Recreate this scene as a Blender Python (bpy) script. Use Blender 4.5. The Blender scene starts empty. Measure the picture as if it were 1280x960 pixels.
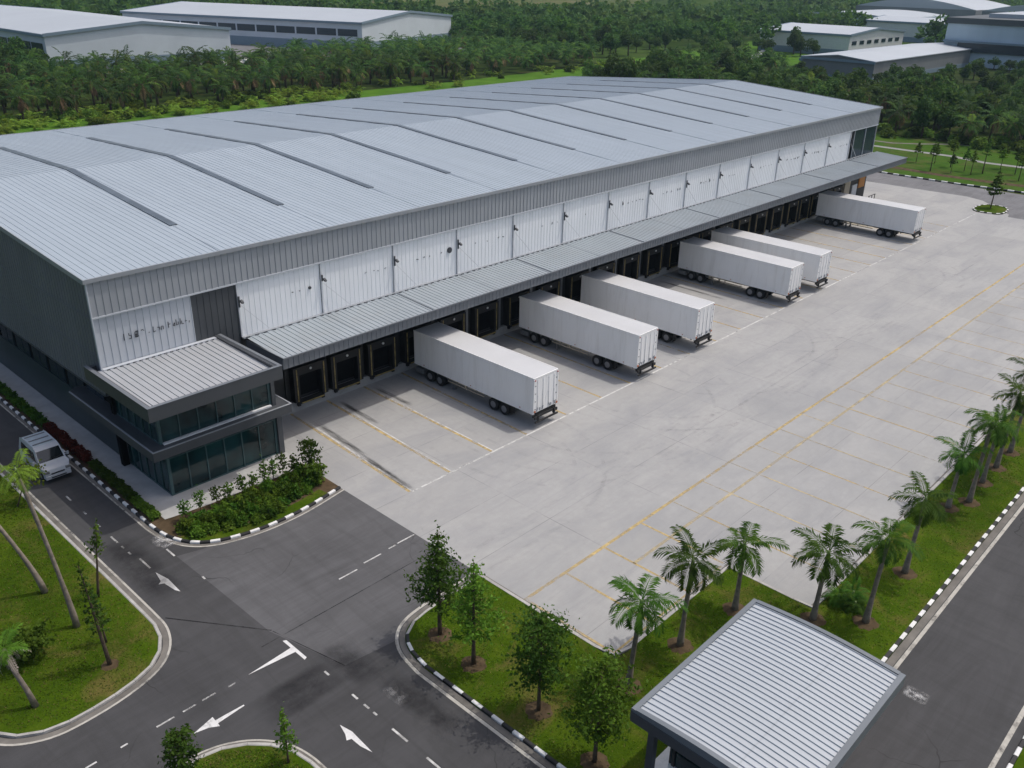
import bpy, math, random
import numpy as np
from mathutils import Vector, Matrix

R = math.radians
C = bpy.context.scene.collection
scene = bpy.context.scene
rng = random.Random(7)
nr = np.random.default_rng(11)

# ------------------------------------------------------------------ camera
CAM = (-30.508, -60.987, 29.484)
YAW, PITCH, ROLL, FPX = 0.749474045, -0.437206619, 0.0208467899, 1114.29112
fw = Vector((math.cos(PITCH) * math.cos(YAW), math.cos(PITCH) * math.sin(YAW), math.sin(PITCH)))
rt = fw.cross(Vector((0, 0, 1))).normalized()
up = rt.cross(fw)
rt2 = math.cos(ROLL) * rt + math.sin(ROLL) * up
up2 = -math.sin(ROLL) * rt + math.cos(ROLL) * up
cd = bpy.data.cameras.new("camera")
cam = bpy.data.objects.new("camera", cd)
C.objects.link(cam)
m3 = Matrix((rt2, up2, -fw)).transposed()
cam.matrix_world = Matrix.Translation(CAM) @ m3.to_4x4()
cd.sensor_width = 36
cd.lens = 36 * FPX / 1280
cd.clip_start = 0.5
cd.clip_end = 6000
scene.camera = cam

# ------------------------------------------------------------------ light
SUN = Vector((0.43, -0.205, 1.0)).normalized()
world = bpy.data.worlds.new("World")
scene.world = world
world.use_nodes = True
wn = world.node_tree
bg = wn.nodes["Background"]
sky = wn.nodes.new("ShaderNodeTexSky")
sky.sky_type = 'NISHITA'
sky.sun_disc = False
sky.sun_elevation = math.asin(SUN.z)
sky.sun_rotation = math.atan2(SUN.x, SUN.y)
sky.air_density = 1.0
sky.dust_density = 5.0
sky.ozone_density = 1.0
wn.links.new(sky.outputs[0], bg.inputs[0])
bg.inputs[1].default_value = 0.15
sd = bpy.data.lights.new("sun", 'SUN')
sd.energy = 2.0
sd.angle = R(0.6)
sd.color = (1.0, 0.955, 0.89)
sun = bpy.data.objects.new("sun", sd)
C.objects.link(sun)
sun.rotation_euler = (-SUN).to_track_quat('-Z', 'Y').to_euler()
scene.view_settings.view_transform = 'Standard'
scene.view_settings.look = 'None'
scene.view_settings.exposure = -0.11
scene.view_settings.gamma = 1
scene.view_settings.use_curve_mapping = False
scene.cycles.max_bounces = 6
scene.cycles.diffuse_bounces = 4
scene.cycles.glossy_bounces = 3
scene.cycles.transmission_bounces = 4
scene.cycles.transparent_max_bounces = 8

# ------------------------------------------------------------------ helpers
def tag(o, label=None, cat=None, group=None, kind=None):
    if label: o["label"] = label
    if cat: o["category"] = cat
    if group: o["group"] = group
    if kind: o["kind"] = kind
    return o

def empty(name, loc=(0, 0, 0), rz=0.0, label=None, cat=None, group=None):
    o = bpy.data.objects.new(name, None)
    o.empty_display_size = 0.5
    C.objects.link(o)
    o.location = loc
    o.rotation_euler = (0, 0, rz)
    return tag(o, label, cat, group)

def link(name, mesh, parent=None, loc=(0, 0, 0), rot=(0, 0, 0)):
    o = bpy.data.objects.new(name, mesh)
    C.objects.link(o)
    o.location = loc
    o.rotation_euler = rot
    if parent: o.parent = parent
    return o

def copy_tree(o, parent=None):
    c = o.copy()
    C.objects.link(c)
    c.parent = parent
    for ch in o.children:
        copy_tree(ch, c)
    return c

class MB:
    def __init__(s):
        s.v, s.f, s.m, s.sm = [], [], [], []
    def add(s, vs, fs, m=0, smooth=False):
        b = len(s.v)
        s.v += [tuple(p) for p in vs]
        for f in fs:
            s.f.append(tuple(i + b for i in f)); s.m.append(m); s.sm.append(smooth)
        return s
    def box(s, x0, x1, y0, y1, z0, z1, m=0):
        vs = [(x0, y0, z0), (x1, y0, z0), (x1, y1, z0), (x0, y1, z0), (x0, y0, z1), (x1, y0, z1), (x1, y1, z1), (x0, y1, z1)]
        return s.add(vs, [(0, 3, 2, 1), (4, 5, 6, 7), (0, 1, 5, 4), (1, 2, 6, 5), (2, 3, 7, 6), (3, 0, 4, 7)], m)
    def hexa(s, p, m=0):
        return s.add(p, [(0, 3, 2, 1), (4, 5, 6, 7), (0, 1, 5, 4), (1, 2, 6, 5), (2, 3, 7, 6), (3, 0, 4, 7)], m)
    def bar(s, a, b, w, m=0, h=None):
        a, b = Vector(a), Vector(b); d = (b - a).normalized(); h = h or w
        q = Vector((0, 0, 1)) if abs(d.z) < 0.95 else Vector((1, 0, 0))
        x = d.cross(q).normalized() * w / 2; y = x.cross(d).normalized() * h / 2
        ps = [a - x - y, a + x - y, a + x + y, a - x + y, b - x - y, b + x - y, b + x + y, b - x + y]
        return s.add(ps, [(0, 3, 2, 1), (4, 5, 6, 7), (0, 1, 5, 4), (1, 2, 6, 5), (2, 3, 7, 6), (3, 0, 4, 7)], m)
    def tube(s, pts, rad, n=8, m=0, cap=True, smooth=True):
        vs, fs = [], []
        pts = [Vector(p) for p in pts]
        for i, p in enumerate(pts):
            d = (pts[min(i + 1, len(pts) - 1)] - pts[max(i - 1, 0)]).normalized()
            q = Vector((0, 1, 0)) if abs(d.y) < 0.9 else Vector((1, 0, 0))
            x = d.cross(q).normalized(); y = d.cross(x)
            r = rad[i] if hasattr(rad, '__len__') else rad
            for k in range(n):
                a = 2 * math.pi * k / n
                vs.append(p + x * (r * math.cos(a)) + y * (r * math.sin(a)))
        for i in range(len(pts) - 1):
            for k in range(n):
                k2 = (k + 1) % n
                fs.append((i * n + k, i * n + k2, (i + 1) * n + k2, (i + 1) * n + k))
        s.add(vs, fs, m, smooth)
        if cap:
            b = len(s.v) - len(vs)
            s.f.append(tuple(b + k for k in reversed(range(n)))); s.m.append(m); s.sm.append(False)
            s.f.append(tuple(b + (len(pts) - 1) * n + k for k in range(n))); s.m.append(m); s.sm.append(False)
        return s
    def prism(s, poly, z0, z1, m=0, mtop=None):
        n = len(poly)
        vs = [(p[0], p[1], z0) for p in poly] + [(p[0], p[1], z1) for p in poly]
        area = sum(poly[i][0] * poly[(i + 1) % n][1] - poly[(i + 1) % n][0] * poly[i][1] for i in range(n))
        top = tuple(range(n, 2 * n)); bot = tuple(reversed(range(n)))
        side = [(i, (i + 1) % n, (i + 1) % n + n, i + n) for i in range(n)]
        if area < 0:
            top = top[::-1]; bot = bot[::-1]; side = [q[::-1] for q in side]
        b = len(s.v)
        s.v += vs
        for q in side: s.f.append(tuple(i + b for i in q)); s.m.append(m); s.sm.append(False)
        s.f.append(tuple(i + b for i in top)); s.m.append(m if mtop is None else mtop); s.sm.append(False)
        s.f.append(tuple(i + b for i in bot)); s.m.append(m); s.sm.append(False)
        return s
    def sheet(s, poly, z, m=0):
        n = len(poly)
        area = sum(poly[i][0] * poly[(i + 1) % n][1] - poly[(i + 1) % n][0] * poly[i][1] for i in range(n))
        if area < 0: poly = poly[::-1]
        return s.add([(p[0], p[1], z) for p in poly], [tuple(range(n))], m)
    def rect(s, x0, x1, y0, y1, z, m=0):
        return s.sheet([(x0, y0), (x1, y0), (x1, y1), (x0, y1)], z, m)
    def mesh(s, name, mats):
        me = bpy.data.meshes.new(name)
        me.from_pydata(s.v, [], s.f)
        if not isinstance(mats, (list, tuple)): mats = [mats]
        for m in mats: me.materials.append(m)
        me.polygons.foreach_set("material_index", s.m)
        me.polygons.foreach_set("use_smooth", s.sm)
        me.update()
        return me
    def build(s, name, mats, parent=None, loc=(0, 0, 0), rot=(0, 0, 0)):
        return link(name, s.mesh(name, mats), parent, loc, rot)

def quads_mesh(name, V, mats, mi=None, tri=False):
    """V: (n,4,3) or (n,3,3) array of loose faces"""
    n, k = V.shape[:2]
    me = bpy.data.meshes.new(name)
    me.vertices.add(n * k)
    me.vertices.foreach_set("co", np.ascontiguousarray(V, dtype=np.float32).ravel())
    me.loops.add(n * k)
    me.loops.foreach_set("vertex_index", np.arange(n * k, dtype=np.int32))
    me.polygons.add(n)
    me.polygons.foreach_set("loop_start", np.arange(0, n * k, k, dtype=np.int32))
    try: me.polygons.foreach_set("loop_total", np.full(n, k, dtype=np.int32))
    except Exception: pass
    for m in (mats if isinstance(mats, (list, tuple)) else [mats]): me.materials.append(m)
    if mi is not None: me.polygons.foreach_set("material_index", np.asarray(mi, dtype=np.int32))
    me.update(calc_edges=True)
    me.validate()
    return me

# ------------------------------------------------------------------ materials
class NT:
    def __init__(s, name):
        s.mat = bpy.data.materials.new(name); s.mat.use_nodes = True
        s.t = s.mat.node_tree; s.n = s.t.nodes; s.l = s.t.links
        s.b = s.n["Principled BSDF"]; s.out = s.n["Material Output"]
    def node(s, typ, **kw):
        x = s.n.new(typ)
        for k, v in kw.items():
            if k.startswith('i_'): x.inputs[k[2:].replace('_', ' ')].default_value = v
            else: setattr(x, k, v)
        return x
    def coord(s, kind='Object'):
        return s.node('ShaderNodeTexCoord').outputs[kind]
    def pos(s):
        return s.node('ShaderNodeNewGeometry').outputs['Position']
    def mapping(s, vec, scale=(1, 1, 1), loc=(0, 0, 0), rot=(0, 0, 0)):
        m = s.node('ShaderNodeMapping'); m.inputs['Scale'].default_value = scale
        m.inputs['Location'].default_value = loc; m.inputs['Rotation'].default_value = rot
        s.l.new(vec, m.inputs['Vector']); return m.outputs[0]
    def noise(s, vec, scale, detail=4, rough=0.55, dist=0.0):
        x = s.node('ShaderNodeTexNoise'); x.inputs['Scale'].default_value = scale
        x.inputs['Detail'].default_value = detail; x.inputs['Roughness'].default_value = rough
        x.inputs['Distortion'].default_value = dist
        s.l.new(vec, x.inputs['Vector']); return x.outputs['Fac']
    def ramp(s, fac, stops, interp='LINEAR'):
        r = s.node('ShaderNodeValToRGB'); cr = r.color_ramp; cr.interpolation = interp
        while len(cr.elements) < len(stops): cr.elements.new(0.5)
        for e, (p, c) in zip(cr.elements, stops):
            e.position = p; e.color = (*c, 1) if len(c) == 3 else c
        s.l.new(fac, r.inputs[0]); return r.outputs[0]
    def fr(s, fac, a, b, lo=0.0, hi=1.0):
        r = s.node('ShaderNodeMapRange'); r.inputs[1].default_value = a; r.inputs[2].default_value = b
        r.inputs[3].default_value = lo; r.inputs[4].default_value = hi
        s.l.new(fac, r.inputs[0]); return r.outputs[0]
    def mix(s, fac, a, b, mode='MIX'):
        x = s.node('ShaderNodeMix', data_type='RGBA', blend_type=mode)
        for sock, v in ((x.inputs[0], fac), (x.inputs[6], a), (x.inputs[7], b)):
            if hasattr(v, 'is_linked') or hasattr(v, 'links'): s.l.new(v, sock)
            elif isinstance(v, (tuple, list)): sock.default_value = (*v, 1) if len(v) == 3 else v
            else: sock.default_value = v
        return x.outputs[2]
    def math(s, op, a, b=None):
        x = s.node('ShaderNodeMath', operation=op)
        for sock, v in ((x.inputs[0], a), (x.inputs[1], b)):
            if v is None: continue
            if isinstance(v, (int, float)): sock.default_value = v
            else: s.l.new(v, sock)
        return x.outputs[0]
    def sep(s, vec):
        x = s.node('ShaderNodeSeparateXYZ'); s.l.new(vec, x.inputs[0]); return x.outputs
    def rnd(s):
        return s.node('ShaderNodeObjectInfo').outputs['Random']
    def bump(s, h, strength=0.3, dist=0.02):
        b = s.node('ShaderNodeBump'); b.inputs['Strength'].default_value = strength; b.inputs['Distance'].default_value = dist
        s.l.new(h, b.inputs['Height']); s.l.new(b.outputs[0], s.b.inputs['Normal'])
    def col(s, c):
        if isinstance(c, (tuple, list)): s.b.inputs['Base Color'].default_value = (*c, 1)
        else: s.l.new(c, s.b.inputs['Base Color'])
    def set(s, rough=0.7, metal=0.0, spec=0.5):
        s.b.inputs['Roughness'].default_value = rough; s.b.inputs['Metallic'].default_value = metal
        s.b.inputs['Specular IOR Level'].default_value = spec
        return s

def M_dirty(name, c, var=0.15, rough=0.6, metal=0.0, spec=0.5, scale=0.8, streak=False, dirt=(0.25, 0.23, 0.2), dirt_amt=0.0, bump=0.0):
    k = NT(name); k.set(rough, metal, spec)
    p = k.pos()
    v = k.mapping(p, (1, 1, 0.15) if streak else (1, 1, 1))
    n = k.noise(v, scale, 6, 0.6)
    lo = tuple(x * (1 - var) for x in c); hi = tuple(min(1, x * (1 + var)) for x in c)
    cc = k.ramp(n, [(0.3, lo), (0.7, hi)])
    if dirt_amt:
        n2 = k.noise(k.mapping(p, (2.2, 2.2, 0.25) if streak else (1, 1, 1)), scale * 1.7, 8, 0.7, 0.5)
        cc = k.mix(k.fr(n2, 0.5, 0.8, 0, dirt_amt), cc, dirt)
    k.col(cc)
    if bump:
        k.bump(k.noise(p, scale * 12, 3), bump, 0.01)
    return k.mat

def M_plain(name, c, rough=0.6, metal=0.0, spec=0.5, var=0.08):
    return M_dirty(name, c, var, rough, metal, spec, 2.5)

def M_leaf(name, dark, light, trans=0.25, hue=0.0):
    k = NT(name)
    p = k.pos()
    n = k.noise(p, 1.3, 3)
    base = k.ramp(n, [(0.32, dark), (0.68, light)])
    rv = k.fr(k.rnd(), 0, 1, 0.62, 1.4)
    hs = k.node('ShaderNodeHueSaturation')
    k.l.new(base, hs.inputs['Color']); k.l.new(rv, hs.inputs['Value'])
    k.l.new(k.fr(k.rnd(), 0, 1, 0.485, 0.515), hs.inputs['Hue'])
    k.col(hs.outputs[0]); k.set(0.65, 0, 0.12)
    tr = k.node('ShaderNodeBsdfTranslucent')
    hs2 = k.node('ShaderNodeHueSaturation'); hs2.inputs['Value'].default_value = 1.4; hs2.inputs['Hue'].default_value = 0.48
    k.l.new(hs.outputs[0], hs2.inputs['Color']); k.l.new(hs2.outputs[0], tr.inputs['Color'])
    mx = k.node('ShaderNodeMixShader'); mx.inputs[0].default_value = trans
    k.l.new(k.b.outputs[0], mx.inputs[1]); k.l.new(tr.outputs[0], mx.inputs[2]); k.l.new(mx.outputs[0], k.out.inputs[0])
    return k.mat

def M_concrete():
    k = NT("yard_concrete"); p = k.pos(); x, y, z = k.sep(p)
    # slab index -> tone
    u = k.math('DIVIDE', k.math('SUBTRACT', x, 10.35), 6.72); w = k.math('DIVIDE', k.math('ADD', y, 36.5), 4.0)
    cv = k.node('ShaderNodeCombineXYZ'); k.l.new(k.math('FLOOR', u), cv.inputs[0]); k.l.new(k.math('FLOOR', w), cv.inputs[1])
    wn_ = k.node('ShaderNodeTexWhiteNoise', noise_dimensions='3D'); k.l.new(cv.outputs[0], wn_.inputs[0])
    slab = k.ramp(wn_.outputs['Value'], [(0.0, (0.33, 0.33, 0.323)), (0.35, (0.362, 0.362, 0.353)), (0.7, (0.386, 0.384, 0.372)), (1.0, (0.342, 0.345, 0.344))])
    big = k.noise(p, 0.07, 5, 0.6); c = k.mix(k.fr(big, 0.32, 0.7, 0.0, 0.75), slab, (0.36, 0.363, 0.363))
    # cloudy bluish patches
    n2 = k.noise(k.mapping(p, (0.6, 1.2, 1)), 0.25, 7, 0.65, 0.6)
    c = k.mix(k.fr(n2, 0.43, 0.72, 0, 0.85), c, (0.25, 0.257, 0.27))
    n3 = k.noise(p, 2.0, 8, 0.7); c = k.mix(k.fr(n3, 0.35, 0.75, 0.0, 0.45), c, (0.265, 0.262, 0.255))
    # tyre scuffs: stretched along y near the docks, along x in the lane
    s1 = k.noise(k.mapping(p, (2.6, 0.16, 1)), 1.0, 6, 0.7, 0.7)
    dock = k.fr(y, -27.0, -13.0, 0.0, 0.6)
    c = k.mix(k.math('MULTIPLY', k.fr(s1, 0.55, 0.78), dock), c, (0.17, 0.165, 0.16))
    s2 = k.noise(k.mapping(p, (0.1, 1.9, 1), rot=(0, 0, R(9))), 1.0, 6, 0.72, 1.0)
    lane = k.math('MULTIPLY', k.fr(s2, 0.52, 0.8, 0, 0.55), k.fr(y, -22.0, -30.0))
    c = k.mix(lane, c, (0.22, 0.225, 0.235))
    s3 = k.noise(p, 0.9, 10, 0.8, 2.5); c = k.mix(k.fr(s3, 0.6, 0.72, 0, 0.45), c, (0.20, 0.20, 0.20))
    fine = k.noise(p, 22.0, 3, 0.7); c = k.mix(k.fr(fine, 0.3, 0.7, 0.0, 0.16), c, (0.5, 0.49, 0.47))
    # joints
    def joint(v, cell, wd):
        f = k.math('FRACT', v); d = k.math('MINIMUM', f, k.math('SUBTRACT', 1.0, f))
        return k.fr(k.math('MULTIPLY', d, cell), wd * 0.4, wd, 1.0, 0.0)
    j = k.math('MAXIMUM', joint(u, 6.72, 0.035), joint(w, 4.0, 0.03))
    jn = k.fr(k.noise(p, 0.35, 3), 0.4, 0.6, 0.08, 0.6)
    c = k.mix(k.math('MULTIPLY', j, jn), c, (0.15, 0.15, 0.15))
    k.col(c); k.set(0.82, 0, 0.3); k.bump(fine, 0.12, 0.01)
    return k.mat

def M_asphalt(name, base=0.052):
    k = NT(name); p = k.pos()
    n1 = k.noise(p, 0.16, 6, 0.62, 0.6)
    c = k.ramp(n1, [(0.3, (base * 0.72,) * 2 + (base * 0.76,)), (0.55, (base, base, base * 1.05)), (0.75, (base * 1.35, base * 1.35, base * 1.4))])
    n2 = k.noise(k.mapping(p, (0.16, 1.3, 1), rot=(0, 0, R(8))), 0.9, 7, 0.7, 1.2)
    c = k.mix(k.fr(n2, 0.42, 0.75, 0, 0.55), c, (base * 1.6, base * 1.6, base * 1.7))
    n4 = k.noise(k.mapping(p, (1.3, 0.16, 1), rot=(0, 0, R(-5))), 0.9, 7, 0.7, 1.2)
    c = k.mix(k.fr(n4, 0.46, 0.75, 0, 0.5), c, (base * 0.55,) * 3)
    f = k.noise(p, 30, 4, 0.8); c = k.mix(k.fr(f, 0.35, 0.7, 0, 0.3), c, (base * 1.7,) * 3)
    # fine cracks
    vo = k.node('ShaderNodeTexVoronoi', feature='DISTANCE_TO_EDGE'); vo.inputs['Scale'].default_value = 0.16
    wv = k.node('ShaderNodeVectorMath', operation='ADD'); k.l.new(p, wv.inputs[0])
    ns = k.node('ShaderNodeTexNoise'); ns.inputs['Scale'].default_value = 0.8; k.l.new(p, ns.inputs['Vector']); k.l.new(ns.outputs['Color'], wv.inputs[1])
    k.l.new(wv.outputs[0], vo.inputs['Vector'])
    crack = k.math('MULTIPLY', k.fr(vo.outputs['Distance'], 0.002, 0.006, 0.7, 0.0), k.fr(k.noise(p, 0.12, 2), 0.5, 0.6))
    c = k.mix(crack, c, (0.02, 0.02, 0.02))
    k.col(c); k.set(0.85, 0, 0.35); k.bump(f, 0.35, 0.01)
    return k.mat

def M_grass(name, cols, dry=(0.16, 0.13, 0.055), dry_amt=0.6, sc=1.0):
    k = NT(name); p = k.pos()
    n = k.noise(p, 0.55 * sc, 8, 0.68, 0.4)
    c = k.ramp(n, [(0.28, cols[0]), (0.5, cols[1]), (0.74, cols[2])])
    d = k.noise(p, 0.34 * sc, 8, 0.72, 0.8); c = k.mix(k.fr(d, 0.5, 0.66, 0, dry_amt), c, dry)
    d2 = k.noise(p, 0.13 * sc, 6, 0.7, 0.5); c = k.mix(k.fr(d2, 0.5, 0.68, 0, 0.7), c, tuple(x * 0.75 for x in cols[0]))
    f = k.noise(p, 9.0, 4, 0.75); c = k.mix(k.fr(f, 0.3, 0.75, 0.0, 0.5), c, tuple(x * 0.45 for x in cols[0]))
    k.col(c); k.set(0.95, 0, 0.03); k.bump(f, 0.8, 0.05)
    return k.mat

def M_paint(name, c, wear=0.5, scale=1.6):
    """thin worn road paint: what lies below shows through where it has worn off"""
    k = NT(name); p = k.pos(); k.col(k.mix(k.fr(k.noise(p, 3.0, 5, 0.7), 0.3, 0.7), c, tuple(x * 0.75 for x in c))); k.set(0.8, 0, 0.3)
    n = k.noise(p, scale, 9, 0.78, 0.3); n2 = k.noise(p, 0.18, 3)
    a = k.fr(k.math('ADD', n, k.math('MULTIPLY', k.math('SUBTRACT', n2, 0.5), 0.5)), wear - 0.13, wear + 0.16, 1.0, 0.0)
    k.l.new(a, k.b.inputs['Alpha'])
    return k.mat

def M_stain(name, c, stretch=(1, 1, 1), amt=0.6, lo=0.4, hi=0.62):
    k = NT(name); p = k.pos(); k.col(c); k.set(0.85, 0, 0.3)
    g = k.coord('Generated'); x, y, z = k.sep(g)
    fx = k.math('MULTIPLY', k.fr(x, 0, 0.35), k.fr(x, 1, 0.65)); fy = k.math('MULTIPLY', k.fr(y, 0, 0.2), k.fr(y, 1, 0.8))
    n = k.fr(k.noise(k.mapping(p, stretch), 1.2, 6, 0.7), lo, hi)
    k.l.new(k.math('MULTIPLY', k.math('MULTIPLY', k.math('MULTIPLY', fx, fy), n), amt), k.b.inputs['Alpha'])
    return k.mat

def M_glass():
    k = NT("tinted_glass"); p = k.pos()
    n = k.noise(p, 0.5, 3); k.col(k.ramp(n, [(0.35, (0.004, 0.014, 0.016)), (0.7, (0.016, 0.062, 0.066))])); k.set(0.05, 0, 0.45)
    return k.mat

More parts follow.
